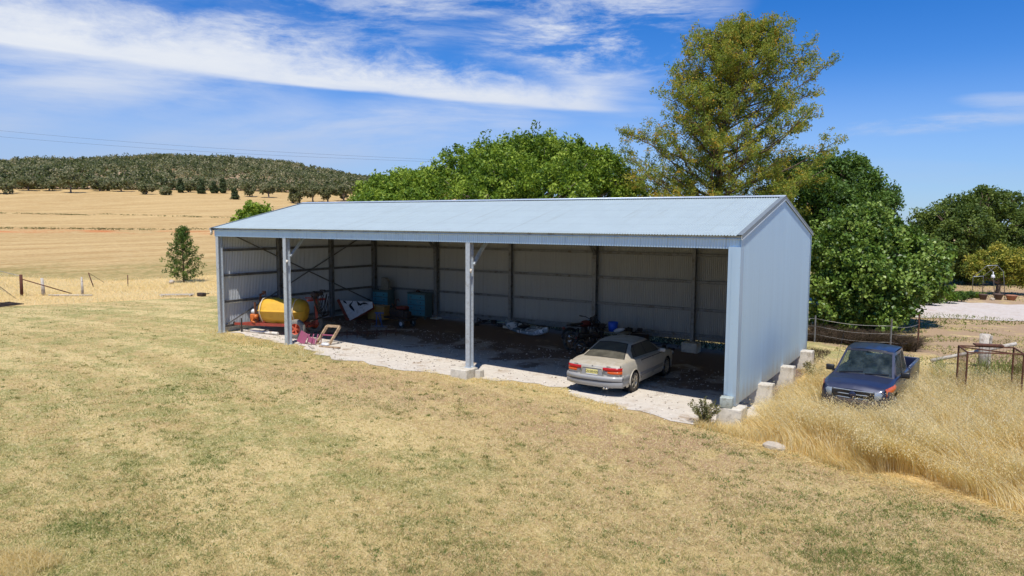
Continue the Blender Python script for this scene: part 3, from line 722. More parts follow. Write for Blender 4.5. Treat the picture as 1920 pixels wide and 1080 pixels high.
def face_patch(g, Q, bulge=0.0, off=0.0, sub=None, n=8, smooth=True):
    sub = sub or ((0, 0), (1, 0), (1, 1), (0, 1)); P = []
    for i in range(n+1):
        row = []
        for j in range(n+1):
            s, t = i/n, j/n
            u = (sub[0][0]*(1-s)+sub[1][0]*s)*(1-t)+(sub[3][0]*(1-s)+sub[2][0]*s)*t
            v = (sub[0][1]*(1-s)+sub[1][1]*s)*(1-t)+(sub[3][1]*(1-s)+sub[2][1]*s)*t
            row.append(patch_pt(Q, u, v, off, bulge))
        P.append(row)
    g.grid(P, smooth)
def wheel(parent, name, x, y, z, R, wd, rimR, tyre_m, rim_m, spokes=6, side=1, dark=False):
    e = thing_part(name, parent, (x, y, z))
    g = MB(); g.lathe([(rimR, -wd/2), (R*.93, -wd/2), (R, -wd/2+.03), (R, wd/2-.03), (R*.93, wd/2), (rimR, wd/2)], axis='X', n=28); g.build('tyre', tyre_m, e)
    g = MB(); s = side*wd/2
    g.lathe([(rimR, s*.98), (rimR*.93, s*.9), (rimR*.9, s*.3), (0.001, s*.25)], axis='X', n=24)
    for k in range(spokes):
        a = 2*PI*k/spokes; g.bar((s*.78, 0.03*math.cos(a), .03*math.sin(a)), (s*.84, rimR*.93*math.cos(a), rimR*.93*math.sin(a)), rimR*.26, .03, up=(1, 0, 0))
    g.lathe([(rimR*.24, s*.6), (rimR*.22, s*.9), (0.001, s*.92)], axis='X', n=12)
    g.build('rim', rim_m, e)
    if dark:
        g = MB(); g.lathe([(rimR*.95, s*.34), (.001, s*.34)], axis='X', n=20); g.build('spoke_gap_shade', M['blackp'], e)  # black disc added to stand for the shade behind the spokes
    return e
def thing_part(name, parent, loc=(0, 0, 0)):
    o = bpy.data.objects.new(name, None); COL.objects.link(o); o.parent = parent; o.location = loc; o.empty_display_size = .2; return o

def text_part(s, size, parent, mt, loc, rot, name='lettering', ext=.002):
    c = bpy.data.curves.new(name, 'FONT'); c.body = s; c.size = size; c.extrude = ext; c.align_x = 'CENTER'; c.align_y = 'CENTER'
    t = bpy.data.objects.new(name, c); COL.objects.link(t)
    bpy.context.view_layer.update(); dg = bpy.context.evaluated_depsgraph_get()
    me = bpy.data.meshes.new_from_object(t.evaluated_get(dg)); bpy.data.objects.remove(t)
    o = bpy.data.objects.new(name, me); COL.objects.link(o); me.materials.clear(); me.materials.append(mt); o.parent = parent; o.location = loc; o.rotation_euler = rot
    return o

def sedan():
    t = thing('sedan', 'dusty champagne coloured sedan parked nose in inside the open shed', 'car', (16.80, .36, gz1(16.8, 2)+.012), .0086)
    t.scale = (1, 1, .955)
    Wt = [(0, .66), (.06, .76), (.22, .825), (.6, .872), (1.2, .885), (3.5, .885), (4.1, .86), (4.5, .78), (4.70, .66), (4.79, .52)]
    Dk = [(0, .86), (.05, .925), (.3, .965), (.7, .985), (1.3, .965), (2.4, .93), (3.4, .92), (4.0, .84), (4.5, .74), (4.7, .66), (4.79, .55)]
    AR = [(1.02, .315), (3.74, .315)]
    body = shell(t, 'body', M['sedan'], 4.79, Wt, Dk, lambda y: .20 if .5 < y < 4.3 else .30, .06, .03, AR, .365, (.05, .045))
    # cabin
    Bz = .955
    bl, br, fr, fl2 = (-.72, .66, Bz+.02), (.72, .66, Bz+.02), (.74, 3.55, .90), (-.74, 3.55, .90)
    tl, tr, tfr, tfl = (-.53, 1.46, 1.375), (.53, 1.46, 1.375), (.54, 2.68, 1.385), (-.54, 2.68, 1.385)
    g = MB(); rear = (bl, br, tr, tl); right = (br, fr, tfr, tr); front = (fr, fl2, tfl, tfr); left = (fl2, bl, tl, tfl)
    for Q, bu in ((rear, .05), (right, .035), (front, .06), (left, .035)): face_patch(g, Q, bu)
    P = []
    for i in range(9):
        s = i/8; row = []
        for j in range(9):
            q = j/8; y = 1.46+(2.68-1.46)*s; yb = -.05*4*q*(1-q)*(1-s)+.06*4*q*(1-q)*s
            x = (-.53-.0*s)*(1-q)+.53*q; x += (-.035 if q == 0 else (.035 if q == 1 else 0))*4*s*(1-s)
            row.append((x, y+yb, 1.377+.01*s+.05*math.sin(PI*q)*.9+.03*math.sin(PI*s)))
        P.append(row)
    g.grid(P, True); g.build('roof', M['sedan'], t, merge=True)
    def win(Q, sub, name, bu, mt=M['sedan_glass']):
        g = MB(); face_patch(g, Q, bu, .006, sub); return g.build(name, mt, t)
    g = MB(); face_patch(g, rear, .05, .003, ((.03, .02), (.97, .02), (.94, .98), (.06, .98))); g.build('window_seal', M['blackp'], t)
    win(rear, ((.055, .06), (.945, .06), (.915, .93), (.085, .93)), 'rear_window', .05)
    win(front, ((.06, .08), (.94, .08), (.92, .93), (.08, .93)), 'windscreen', .06)
    for Q, fl_ in ((right, 0), (left, 1)):
        A = ((.27, .10), (.52, .08), (.50, .88), (.13, .86)); B = ((.55, .08), (.90, .10), (.98, .80), (.53, .88))
        Cc = ((.19, .12), (.255, .10), (.12, .80), (.06, .62))
        if fl_: A, B, Cc = [tuple((1-u, v) for u, v in S) for S in (A, B, Cc)]; A, B, Cc = [(S[1], S[0], S[3], S[2]) for S in (A, B, Cc)]
        for S, nm in ((A, 'rear_side_window'), (B, 'front_side_window'), (Cc, 'quarter_window')): win(Q, S, nm, .035)
        g = MB(); S = ((.17, .07), (.93, .06), (1.0, .90), (.04, .90)); S = S if not fl_ else tuple((1-u, v) for u, v in (S[1], S[0], S[3], S[2])); face_patch(g, Q, .035, .003, S); g.build('window_seal', M['blackp'], t)
    # rear end
    def arc_x(x, w, d): return -d+d*1.0*(abs(x)/w)**2.4
    def fascia(name, w, z0, z1, d0, mt, y0=0.0, bow=.16, n=20, prof=None):
        g = MB(); prof = prof or [(z0, .02), (z0+.03, 0), ((z0+z1)/2, -.01), (z1-.03, 0), (z1, .02)]; P = []
        for i in range(n+1):
            x = -w+2*w*i/n; row = []
            for z, dy in prof: row.append((x, y0-d0+bow*(abs(x)/w)**3.4+dy, z))
            P.append(row)
        g.grid(P, True); return g.build(name, mt, t)
    fascia('boot_lid', .80, .60, .93, .03, M['sedan'], bow=.10, prof=[(.58, .0), (.66, -.012), (.80, -.02), (.88, -.015), (.925, .0), (.945, .04), (.955, .10)])
    bump_prof = [(.26, .10), (.29, .03), (.33, .005), (.44, -.015), (.455, -.005), (.47, -.02), (.55, -.035), (.60, -.02), (.62, .06), (.625, .2)]
    bp = fascia('bumper', .885, 0, 0, .12, M['sedan_low'], bow=.22, prof=bump_prof)
    for sx_ in (-1, 1):
        g = MB(); P = []
        for i in range(8):
            y = .09+.50*i/7; row = []
            for z, dy in bump_prof[1:-1]: row.append((sx_*(.876+.012-dy*.5-.01*i/7), y, z if i < 6 else max(z, .33)))
            P.append(row)
        g.grid(P, True); g.build('bumper_corner', M['sedan_low'], t)
    fascia('bumper_trim', .87, 0, 0, .145, M['blackp'], bow=.22, prof=[(.45, 0), (.465, -.006), (.48, 0)])
    for sx_ in (-1, 1):
        e = thing_part('tail_light', t)
        for z0, z1, mt, x0, x1 in ((.765, .875, 'red_lens', .34, .855), (.685, .765, 'amber_lens', .48, .855)):
            g = MB(); P = []
            for i in range(13):
                x = sx_*(x0+(x1-x0)*i/12); yy = -.085+.11*(abs(x)/.80)**3.0
                if abs(x) > .80: yy += (abs(x)-.80)*1.6
                P.append([(x, yy+.004, z0+(.02 if i < 2 else 0)), (x, yy-.012, z0+.02), (x, yy-.014, z1-.02), (x, yy+.01, z1)])
            g.grid(P, True); g.build('red_lens' if mt == 'red_lens' else 'amber_lens', M[mt], e)
        g = MB(); g.box((sx_*.43, -.052, .735), (.13, .012, .05), bev=.004); g.build('reversing_lens', M['headlamp'], e)
    # number plate in its recess
    g = MB(); g.poly([(-.34, -.078, .63), (.34, -.078, .63), (.29, -.078, .83), (-.29, -.078, .83)]); g.build('plate_surround', M['sedan_low'], t)
    for a, b2 in (((-.36, -.08, .62), (.36, -.08, .62)), ((-.31, -.08, .835), (.31, -.08, .835)), ((-.36, -.08, .62), (-.31, -.08, .835)), ((.36, -.08, .62), (.31, -.08, .835))):
        pass
    g = MB(); g.tube([(-.36, -.08, .622), (.36, -.08, .622), (.305, -.08, .84), (-.305, -.08, .84), (-.36, -.08, .622)], .014, 6); g.build('plate_frame', M['sedan'], t)
    pl = MB(); pl.box((0, -.098, .725), (.372, .008, .134), bev=.003); po = pl.build('number_plate', M['plate'], t)
    text_part('CA•20•XN', .092, po, M['ink'], (0, -.103, .728), (PI/2, 0, 0))
    g = MB(); g.box((0, -.098, .648), (.37, .008, .028)); g.build('plate_strip', M['white'], t)
    for x, w_ in ((-.52, .12), (.50, .12)):
        g = MB(); g.box((x, -.045, .905), (w_, .006, .018)); g.build('badge', M['blackp'], t)
    g = MB()
    for a in (90, 210, 330):
        c_ = Vector((.0, -.05, .893))+Vector((math.cos(math.radians(a)), 0, math.sin(math.radians(a))))*.016
        g.poly([(c_.x+.016*math.cos(math.radians(a)), -.052, c_.z+.016*math.sin(math.radians(a))), (c_.x+.009*math.cos(math.radians(a+90)), -.052, c_.z+.009*math.sin(math.radians(a+90))), (c_.x-.016*math.cos(math.radians(a)), -.052, c_.z-.016*math.sin(math.radians(a))), (c_.x-.009*math.cos(math.radians(a+90)), -.052, c_.z-.009*math.sin(math.radians(a+90)))])
    g.build('badge', M['blackp'], t)
    g = MB(); g.tube([(.38, -.10, .25), (.38, .3, .26)], .028, 10); g.tube([(.46, -.10, .25), (.46, .3, .26)], .028, 10); g.box((.42, .35, .27), (.30, .4, .14), bev=.04); g.build('exhaust', M['chrome'], t)
    # sides
    for sx_ in (-1, 1):
        g = MB(); g.box((sx_*.886, 2.38, .46), (.022, 1.95, .11), bev=.008); g.build('side_moulding', M['sedan_low'], t)
        for yy in (1.62, 2.62): 
            g = MB(); g.box((sx_*.872, yy+.02, .79), (.03, .17, .028), bev=.008); g.build('door_handle', M['sedan'], t)
        g = MB(); g.bar((sx_*.879, 1.50, .905), (sx_*.884, 3.3, .885), .012, .02); g.build('belt_moulding', M['blackp'], t)
        for yy in (1.52, 2.46, 3.42):
            g = MB(); g.bar((sx_*.8865, yy, .34), (sx_*.862, yy+.02, .90), .010, .006); g.build('door_gap', M['blackp'], t)
        g = MB(); g.box((sx_*.96, 3.05, .99), (.20, .09, .13), bev=.03); g.box((sx_*.86, 3.08, .96), (.08, .05, .05)); g.build('wing_mirror', M['sedan'], t)
        for ay in (1.02, 3.74):
            g = MB(); a_ = [(sx_*.878, ay+.375*math.cos(a), .315+.375*math.sin(a)) for a in np.linspace(-.12, PI+.12, 22)]; g.tube(a_, .016, 6); g.build('wheel_arch', M['sedan'], t)
            g = MB(); g.lathe([(.37, 0), (.37, sx_*-.26), (.001, sx_*-.27)], (sx_*.865, ay, .315), 22, 'X'); g.build('arch_liner', M['blackp'], t)
            wheel(t, 'wheel', sx_*.775, ay, .305, .305, .19, .205, M['rubber'], M['alloy'], 5, sx_, True)
    g = MB(); g.box((0, 2.4, .30), (1.36, 4.0, .18)); g.build('underbody', M['blackp'], t)
    for x0 in (-.33, .36):
        g = MB(); g.box((x0, .82, .99), (.42, .05, .02)); g.build('parcel_shelf_trim', M['white'], t)
    for sx_ in (-1, 1):
        g = MB(); g.box((sx_*.62, 4.68, .63), (.28, .12, .12), bev=.03); g.build('headlight', M['headlamp'], t)
    fb = MB(); fb.box((0, 4.76, .42), (1.35, .18, .30), bev=.07); fb.build('bumper', M['sedan_low'], t)
    return t
sedan()

def ute():
    t = thing('pickup_truck', 'navy blue twin cab pickup truck standing in long dry grass beside the shed', 'pickup', (23.47, 1.66, gz1(23.6, 4)+.10), 3.0638-PI)
    # local: nose at y=0 facing -y, tail at y=5.02
    Wt = [(0, .62), (.06, .72), (.2, .80), (.5, .835), (1.0, .845), (4.8, .845), (4.95, .83), (5.02, .80)]
    Dk = [(0, .76), (.05, .83), (.15, .88), (.6, .93), (1.15, .955), (1.4, .97), (3.05, .95)]
    body = shell(t, 'body', M['ute'], 3.18, Wt, Dk, lambda y: .30, .10, .045, [(.82, .34)], .38, (.05, .05))
    g = MB()                                           # a pair of shallow bonnet creases
    bz = .985
    br, fr2 = None, None
    nl, nr, rl, rr_ = (-.745, 1.18, bz-.02), (.745, 1.18, bz-.02), (-.76, 3.12, bz-.03), (.76, 3.12, bz-.03)
    tnl, tnr, trl, trr = (-.60, 1.93, 1.55), (.60, 1.93, 1.55), (-.62, 3.02, 1.56), (.62, 3.02, 1.56)
    front = (nl, nr, tnr, tnl); right = (nr, rr_, trr, tnr); rear = (rr_, rl, trl, trr); left = (rl, nl, tnl, trl)
    g = MB()
    # pillars and frames around real openings, so the glass can be looked through
    def frame_patch(Q, bu, holes, n=24):
        P = [[patch_pt(Q, i/n, j/n, 0, bu) for j in range(n+1)] for i in range(n+1)]
        def inside(u, v, H):
            s = 0
            for (x0, y0), (x1, y1) in zip(H, H[1:]+H[:1]):
                if (x1-x0)*(v-y0)-(y1-y0)*(u-x0) < 0: return False
            return True
        g.grid(P, True, lambda i, j: any(inside((i+.5)/n, (j+.5)/n, H) for H in holes))
    WS = [(.055, .05), (.945, .05), (.955, .92), (.045, .92)]
    RA = [(.08, .10), (.50, .10), (.46, .90), (.30, .90)]; RA = [(.10, .10), (.50, .10), (.50, .90), (.04, .86)]
    RB = [(.56, .10), (.90, .10), (.88, .90), (.56, .90)]
    frame_patch(front, .05, [WS]); frame_patch(right, .03, [RA, RB]); frame_patch(rear, .02, [[(.12, .25), (.88, .25), (.86, .88), (.14, .88)]])
    mir = lambda H: [(1-u, v) for u, v in H][::-1]
    frame_patch(left, .03, [mir(RA), mir(RB)])
    g.build('cabin_frame', M['ute'], t)
    g = MB(); P = []
    for i in range(17):
        s = i/16; row = []
        for j in range(25):
            q = j/24; w = .60+.02*s+.035*math.sin(PI*s)*0
            rib = .007*max(0, math.sin(q*PI*11))*(1 if .08 < s < .94 and .12 < q < .88 else 0)
            row.append((-w+2*w*q, 1.93+1.09*s-.05*4*q*(1-q)*(1-s)+.02*4*q*(1-q)*s, 1.552+.01*s+.045*math.sin(PI*q)**.7+.018*math.sin(PI*s)+rib))
        P.append(row)
    g.grid(P, True); g.build('roof', M['ute'], t)
    def win(Q, S, nm, bu, off=-.004):
        g = MB(); face_patch(g, Q, bu, off, S); return g.build(nm, M['ute_glass'], t)
    win(front, [(.045, .04), (.955, .04), (.965, .94), (.035, .94)], 'windscreen', .05)
    for Q, f_ in ((right, 0), (left, 1)):
        for S, nm in ((RA, 'front_side_window'), (RB, 'rear_side_window')):
            c_ = (sum(p[0] for p in S)/4, sum(p[1] for p in S)/4); S = [(c_[0]+(u-c_[0])*1.06, c_[1]+(v-c_[1])*1.06) for u, v in S]
            win(Q, mir(S) if f_ else S, nm, .03)
    win(rear, [(.10, .22), (.90, .22), (.88, .9), (.12, .9)], 'rear_window', .02)
    g = MB(); face_patch(g, front, .05, .004, ((.02, .0), (.98, .0), (.975, .045), (.025, .045))); g.build('windscreen_seal', M['blackp'], t); g = MB(); face_patch(g, front, .05, .004, ((.03, .93), (.97, .93), (.965, .965), (.035, .965))); g.build('windscreen_seal', M['blackp'], t)
    for x0, x1 in ((-.60, -.02), (.04, .62)):
        g = MB(); a = patch_pt(front, (x0+.75)/1.5, .02, .03, .05); b2 = patch_pt(front, (x1+.75)/1.5, .11, .028, .05); g.bar(a, b2, .022, .022); g.build('wiper', M['blackp'], t)
    # inside
    g = MB(); g.box((0, 1.75, .90), (1.36, .55, .16), bev=.05); g.build('dashboard', M['dash'], t)
    for x in (-.36, .36):
        for y in (2.15, 2.85): 
            g = MB(); g.box((x, y, .80), (.48, .46, .16), bev=.05); g.box((x, y+.22, 1.05), (.46, .13, .56), bev=.05); g.box((x, y+.24, 1.38), (.24, .08, .14), bev=.03); g.build('seat', M['cabin'], t)
    g = MB(); c_ = Vector((-.36, 1.98, 1.06)); ring = [(c_.x+.18*math.cos(a), c_.y+.07*math.sin(a), c_.z+.17*math.sin(a)) for a in np.linspace(0, 2*PI, 25)]; g.tube(ring, .014, 6); g.bar((c_.x-.17, c_.y, c_.z), (c_.x+.17, c_.y, c_.z), .03); g.build('steering_wheel', M['blackp'], t)
    g = MB(); g.box((0, 2.0, 1.44), (.24, .03, .065), bev=.012); g.build('rear_view_mirror', M['teal'], t)
    g = MB(); g.box((0, 2.4, .5), (1.5, 2.2, .3)); g.build('floor_pan', M['blackp'], t)
    # nose
    g = MB(); g.prism([(-.03, -.11), (.02, -.12), (.03, .08), (0, .11), (-.04, .11)], (-.50, -.01, .70), (.50, -.01, .70)); gr = g.build('grille', M['blackp'], t)
    for z, w_ in ((.80, 1.06), (.70, .96), (.605, 1.0)):
        g = MB(); pts = [(x, -.055+.06*(abs(x)/.5)**2, z-(.02 if abs(x) < .01 else 0)*0) for x in np.linspace(-w_/2, w_/2, 12)]; g.tube(pts, .014, 6); g.build('grille_bar', M['headlamp'], gr)
    g = MB(); g.lathe([(.001, -.012), (.07, -.010), (.085, .0)], (0, -.075, .70), 20, 'Y'); ov = g.build('badge', M['ute'], gr); ov.scale = (1, 1, 1)
    for sx_ in (-1, 1):
        e = thing_part('headlight', t)
        g = MB(); P = []
        for i in range(9):
            s = i/8; x = sx_*(.50+.24*s); y = -.025+.16*s**2
            P.append([(x, y, .61), (x, y-.012, .66), (x, y-.012, .76), (x, y+.02, .81)])
        g.grid(P, True); g.build('lens', M['headlamp'], e)
        g = MB(); P = []
        for i in range(9):
            s = i/8; x = sx_*(.735+.110*min(1, s*1.3)); y = .10+.66*s
            P.append([(x, y, .66+.16*s), (x+sx_*.015, y, .71+.14*s), (x+sx_*.012, y, .84+.04*s), (x-sx_*.02, y, .89+.04*s)])
        g.grid(P, True); g.build('indicator', M['amber_lens'], e)
        g = MB(); g.box((sx_*.93, 1.62, 1.03), (.22, .09, .16), bev=.035); g.bar((sx_*.80, 1.60, .97), (sx_*.90, 1.62, 1.0), .05); g.build('wing_mirror', M['blackp'], t)
        g = MB(); g.bar((sx_*.848, 1.5, .945), (sx_*.85, 3.05, .94), .012, .02); g.build('belt_moulding', M['blackp'], t)
        for yy in (1.42, 2.35, 3.08):
            g = MB(); g.bar((sx_*.8475, yy, .38), (sx_*.825, yy, .93), .008, .006); g.build('door_gap', M['blackp'], t)
        for yy in (2.2, 2.95):
            g = MB(); g.box((sx_*.84, yy, .80), (.03, .14, .03), bev=.01); g.build('door_handle', M['blackp'], t)
        for ay in (.82, 3.85):
            g = MB(); g.lathe([(.38, 0), (.38, sx_*-.24), (.001, sx_*-.25)], (sx_*.82, ay, .34), 20, 'X'); g.build('arch_liner', M['blackp'], t)
            wheel(t, 'wheel', sx_*.73, ay, .26, .36, .2, .2, M['rubber'], M['alloy'], 6, sx_, True)
    g = MB(); P = []
    for i in range(21):
        x = -.78+1.56*i/20; y = -.12+.24*(abs(x)/.78)**3
        P.append([(x, y+.10, .34), (x, y+.01, .36), (x, y, .44), (x, y, .54), (x, y+.03, .58), (x, y+.14, .59)])
    g.grid(P, True); g.build('bumper', M['darksteel'], t)
    # tray
    g = MB()
    for sx_ in (-1, 1):
        g.box((sx_*.79, 4.12, .80), (.09, 1.84, .36), bev=.03); g.box((sx_*.81, 4.12, .48), (.05, 1.84, .32))
    g.box((0, 5.02, .78), (1.62, .06, .42), bev=.02); g.box((0, 3.22, .78), (1.5, .05, .36)); g.box((0, 4.1, .56), (1.5, 1.8, .06))
    g.build('tray', M['ute'], t)
    g = MB(); g.box((0, 4.1, .60), (1.44, 1.72, .02)); g.build('tray_liner', M['blackp'], t)
    for sx_ in (-1, 1):
        g = MB(); g.tube([(sx_*.79, 3.3, .985), (sx_*.79, 4.95, .985)], .02, 6); g.build('tray_rail', M['chrome'], t)
    g = MB(); g.tube([(-.74, 1.30, .98), (-.72, 1.75, 1.62), (-.70, 2.0, 1.95)], .004, 5); g.build('aerial', M['blackp'], t)
    return t
ute()
# ------------------------------------------------------------------ sprayer trailer (nose towards the left wall)
def G(x, y, dz=0.0): return (x, y, gz1(x, y)+.012+dz)
def one(name, mb, mt, label, cat, loc=None, group=None, merge=False):
    o = mb.build(name, mt, None, loc, merge); return tag(o, label, cat, group)
def sprayer():
    t = thing('spray_trailer', 'yellow plastic tank on a faded red two wheeled sprayer trailer at the left shed wall', 'trailer', G(2.82, 1.68), math.atan2(-.35, -.94))
    # local: +x towards the drawbar, axle at x=0; near side is +y (faces the open front)
    g = MB()                                             # tank: octagonal, bulging, with a moulded seam
    xs = np.linspace(-.42, 1.62, 34); P = []
    for x in xs:
        q = (x-.60)/1.02; e = max(0, 1-abs(q)**4.2)**.50; row = []
        prof = [(0, .48), (.22, .48), (.36, .56), (.50, .78), (.555, .93), (.60, .975), (.645, .985), (.645, 1.01), (.60, 1.02), (.565, 1.06), (.50, 1.28), (.33, 1.45), (.12, 1.50), (0, 1.50)]
        prof = prof+[(-a, b2) for a, b2 in prof[-2:0:-1]]
        for a, b2 in prof: row.append((x, a*(.30+.70*e), 1.0+(b2-1.0)*(.35+.65*e)))
        P.append(row)
    g.grid(P, True, closed=True); g.poly(P[0][::-1]); g.poly(P[-1]); tk = g.build('tank', M['tank'], t)
    g = MB(); g.lathe([(.20, 1.44), (.20, 1.53), (.17, 1.56), (.001, 1.565)], (.55, 0, 0), 18); g.build('lid', M['blackp'], tk)
    for x in (-.1, 1.35):
        g = MB(); pts = [(x, a*1.02, 1.0+(b2-1.0)*1.02) for a, b2 in [(-.36, .54), (-.50, .76), (-.60, .95), (-.60, 1.05), (-.50, 1.28), (-.33, 1.46), (0, 1.515), (.33, 1.46), (.50, 1.28), (.60, 1.05), (.60, .95), (.50, .76), (.36, .54)]]
        g.tube(pts, .014, 6); g.build('tank_strap', M['pvc'], tk)
    g = MB(); 
    for y in (-.40, .40): g.bar((-.60, y, .44), (1.45, y, .44), .07, .12)
    for x in (-.7, .0, .75, 1.4): g.bar((x, -.42, .44), (x, .42, .44), .07, .10)
    g.bar((1.45, .40, .43), (2.45, .05, .38), .07, .11); g.bar((1.45, -.40, .43), (2.45, -.05, .38), .07, .11); g.bar((2.40, 0, .38), (2.85, 0, .36), .08, .10)
    g.build('chassis', M['redframe'], t)
    g = MB(); g.lathe([(.05, .30), (.05, .42), (.03, .45), (.001, .46)], (2.88, 0, 0), 12); g.build('coupling', M['darksteel'], t); g = MB(); g.bar((2.5, .09, .02), (2.5, .09, .62), .05); g.build('jockey_stand', M['darksteel'], t)
    for s in (-1, 1): wheel(t, 'wheel', 0, 0, 0, .375, .20, .22, M['tyre_dusty'], M['rim_red'], 5, 1)
    ws = [o for o in t.children if o.name.startswith('wheel')]
    for o, s in zip(ws, (-1, 1)): o.location = (-.36, s*.78, .375); o.rotation_euler = (0, 0, s*PI/2)
    g = MB(); g.tube([(-.36, -.76, .375), (-.36, .76, .375)], .035, 8); g.build('axle', M['darksteel'], t)
    g = MB(); g.box((1.95, .0, .66), (.30, .22, .30), bev=.05); g.ball((1.82, .10, .70), .11, 6); g.tube([(1.95, .1, .6), (1.9, .3, .55), (1.7, .38, .5)], .03, 8); pu = g.build('pump', M['orange'], t)
    g = MB(); g.ball((1.96, .0, .90), (.12, .11, .11), 7); g.build('air_chamber', M['white'], pu)
    g = MB(); g.bar((1.80, -.25, .45), (1.80, -.25, 1.62), .08); g.bar((1.80, -.25, 1.55), (1.62, -.22, 1.68), .05); g.bar((1.80, .12, .45), (1.86, .10, 1.30), .06); g.tube([(1.62, -.2, 1.60), (1.50, -.1, 1.72), (1.42, 0, 1.60)], .02, 6); g.box((1.55, -.12, 1.70), (.12, .08, .1)); g.build('control_post', M['rust'], t)
    # rear mast, boom, hoses
    g = MB(); g.bar((-.78, -.1, .45), (-.78, -.1, 1.52), .10, .10); g.bar((-.95, -.5, 1.45), (-.70, .45, 1.48), .08, .08); g.bar((-.2, -.3, 1.50), (-.80, -.2, 1.50), .05); g.build('mast', M['redframe'], t)
    g = MB(); g.ball((-.80, .05, 1.66), (.16, .20, .15), 7, .15); g.box((-.85, -.30, 1.68), (.18, .30, .14), bev=.03); g.bar((-.8, .3, 1.6), (-.8, -.6, 1.75), .035); g.box((-.88, -.48, 1.80), (.2, .12, .06)); g.build('hose_reel', M['darksteel'], t)
    rnd = random.Random(3)
    for k in range(7):
        a, b2 = rnd.uniform(-.75, -.1), rnd.uniform(.0, .5); d = rnd.uniform(.45, .85)
        g = MB(); g.tube([(-.86-.04*k, a+(b2-a)*s_, 1.60-d*math.sin(PI*s_)+.05*math.sin(9*s_+k)) for s_ in np.linspace(0, 1, 14)], .017, 6); g.build('hose', M['blackp'], t)
    g = MB(); g.bar((-.9, -.9, .75), (-1.1, 1.0, .72), .05); g.bar((-.9, -.9, .75), (-.9, -.9, 1.35), .04); g.bar((-.98, .4, .74), (-.80, .1, 1.2), .03); g.build('boom', M['darksteel'], t)
sprayer()
g = MB(); g.tube([(-1.0, 0, .06), (1.0, .0, .06)], .06, 10); o = one('plastic_pipe', g, M['pvc'], 'white plastic pipe lying on the ground under the drawbar of the sprayer', 'pipe', G(1.35, .95)); o.rotation_euler = (0, 0, .12)

# plum chair frame and timber frame beside the second post
t = thing('metal_chair', 'plum pink folding metal chair tipped over beside the second post', 'chair', G(4.75, .62), .35)
g = MB(); g.box((-.30, -.05, .24), (.34, .02, .46), tilt=('Y', .45)); g.build('backrest', M['pink'], t)
for k, x in enumerate((-.08, .10, .28)):
    g = MB(); g.tube([(x, -.15, .02), (x+.10, -.12, .40), (x+.20, -.02, .42), (x+.12, .05, .05)], .018, 6); g.build('leg', M['pink'], t)
g = MB(); g.box((.12, -.12, .16), (.28, .02, .22), tilt=('Y', .3)); g.build('seat', M['pink'], t)
t = thing('timber_frame', 'open brown timber frame leaning beside the plum pink chair', 'frame', G(5.15, .95), .25)
Q = [Vector((-.28, -.12, .02)), Vector((.28, -.12, .02)), Vector((.50, .30, .66)), Vector((-.06, .30, .66))]
for i in range(4): 
    g = MB(); g.bar(Q[i], Q[(i+1) % 4], .07, .09); g.build('rail', M['timber'], t)
g = MB(); g.bar((Q[0]+Q[3])/2, (Q[1]+Q[2])/2, .04, .04); g.build('rail', M['pink'], t)
rnd = random.Random(5)
for k, (dx, dy, L_, a, mt, lab) in enumerate(((5.85, .55, .9, .2, 'timber', 'short pale plank lying flat beside the timber frame'), (5.3, .15, .6, -.5, 'greytimber', 'grey broken plank lying in front of the timber frame'))):
    g = MB(); g.box((0, 0, .03), (L_, .10, .045)); o = one('plank', g, M[mt], lab, 'plank', G(dx, dy)); o.rotation_euler = (0, 0, a)
g = MB(); g.ball((0, 0, .07), (.20, .13, .08), 6, .15); one('crumpled_sheet', g, M['white'], 'small crumpled white sheet on the gravel beside the timber frame', 'rubbish', G(5.55, .62))

# white board with black bird marks
sb = thing('painted_board', 'big white three cornered board with black flying bird shapes leaning near the back corner', 'board', (0, 0, 0))
def at_y(u, v, y):
    d = ray(u, v); s = (y-CAM[1])/d[1]; return Vector(CAM+d*s)
TL, TR, TR2, BT = at_y(636, 563, 6.25), at_y(698, 566, 6.55), at_y(699, 577, 6.45), at_y(655, 602, 5.85)
nrm = (TR-TL).cross(BT-TL).normalized(); nrm = nrm if nrm.y < 0 else -nrm
back = -nrm*.13
g = MB(); g.poly([TL, BT, TR2, TR] if (BT-TL).cross(TR2-BT).dot(nrm) > 0 else [TR, TR2, BT, TL]); g.poly([TL+back, TR+back, TR2+back, BT+back])
g.build('panel', M['white'], sb)
g = MB(); off = Vector((-.10, 0, -.03))
for a, b2 in ((TL, BT), (BT, TR2), (TR2, TR), (TR, TL)): g.quad(a, b2, b2+back, a+back)
g.bar(TL+Vector((-.05, 0, 0)), BT+Vector((-.04, 0, -.01)), .12, .13, up=nrm); g.build('edge_board', M['brownred'], sb)
def pp(u, v):                                     # on the board's face
    d = Vector(ray(u, v)); s = (TL-Vector(CAM)).dot(nrm)/d.dot(nrm); return Vector(CAM)+d*s+nrm*.006
def stroke(pts, ws):
    g = MB(); P = [pp(*p) for p in pts]
    for i in range(len(P)-1):
        t0 = (P[i+1]-P[i]).normalized(); sd = t0.cross(nrm)
        g.quad(P[i]-sd*ws[i], P[i+1]-sd*ws[i+1], P[i+1]+sd*ws[i+1], P[i]+sd*ws[i])
    g.build('bird_mark', M['birdblack'], sb)
stroke([(643, 563.8), (646.5, 566), (650.5, 569.6)], [.01, .05, .008]); stroke([(662, 564), (659, 569), (655.5, 572), (659, 576.5), (663, 581), (664.6, 584.6)], [.01, .04, .05, .06, .04, .008])
stroke([(669, 564.5), (672, 569), (674.5, 572), (680, 569.2), (685, 568.8), (690.5, 570.6)], [.01, .05, .06, .045, .04, .008])

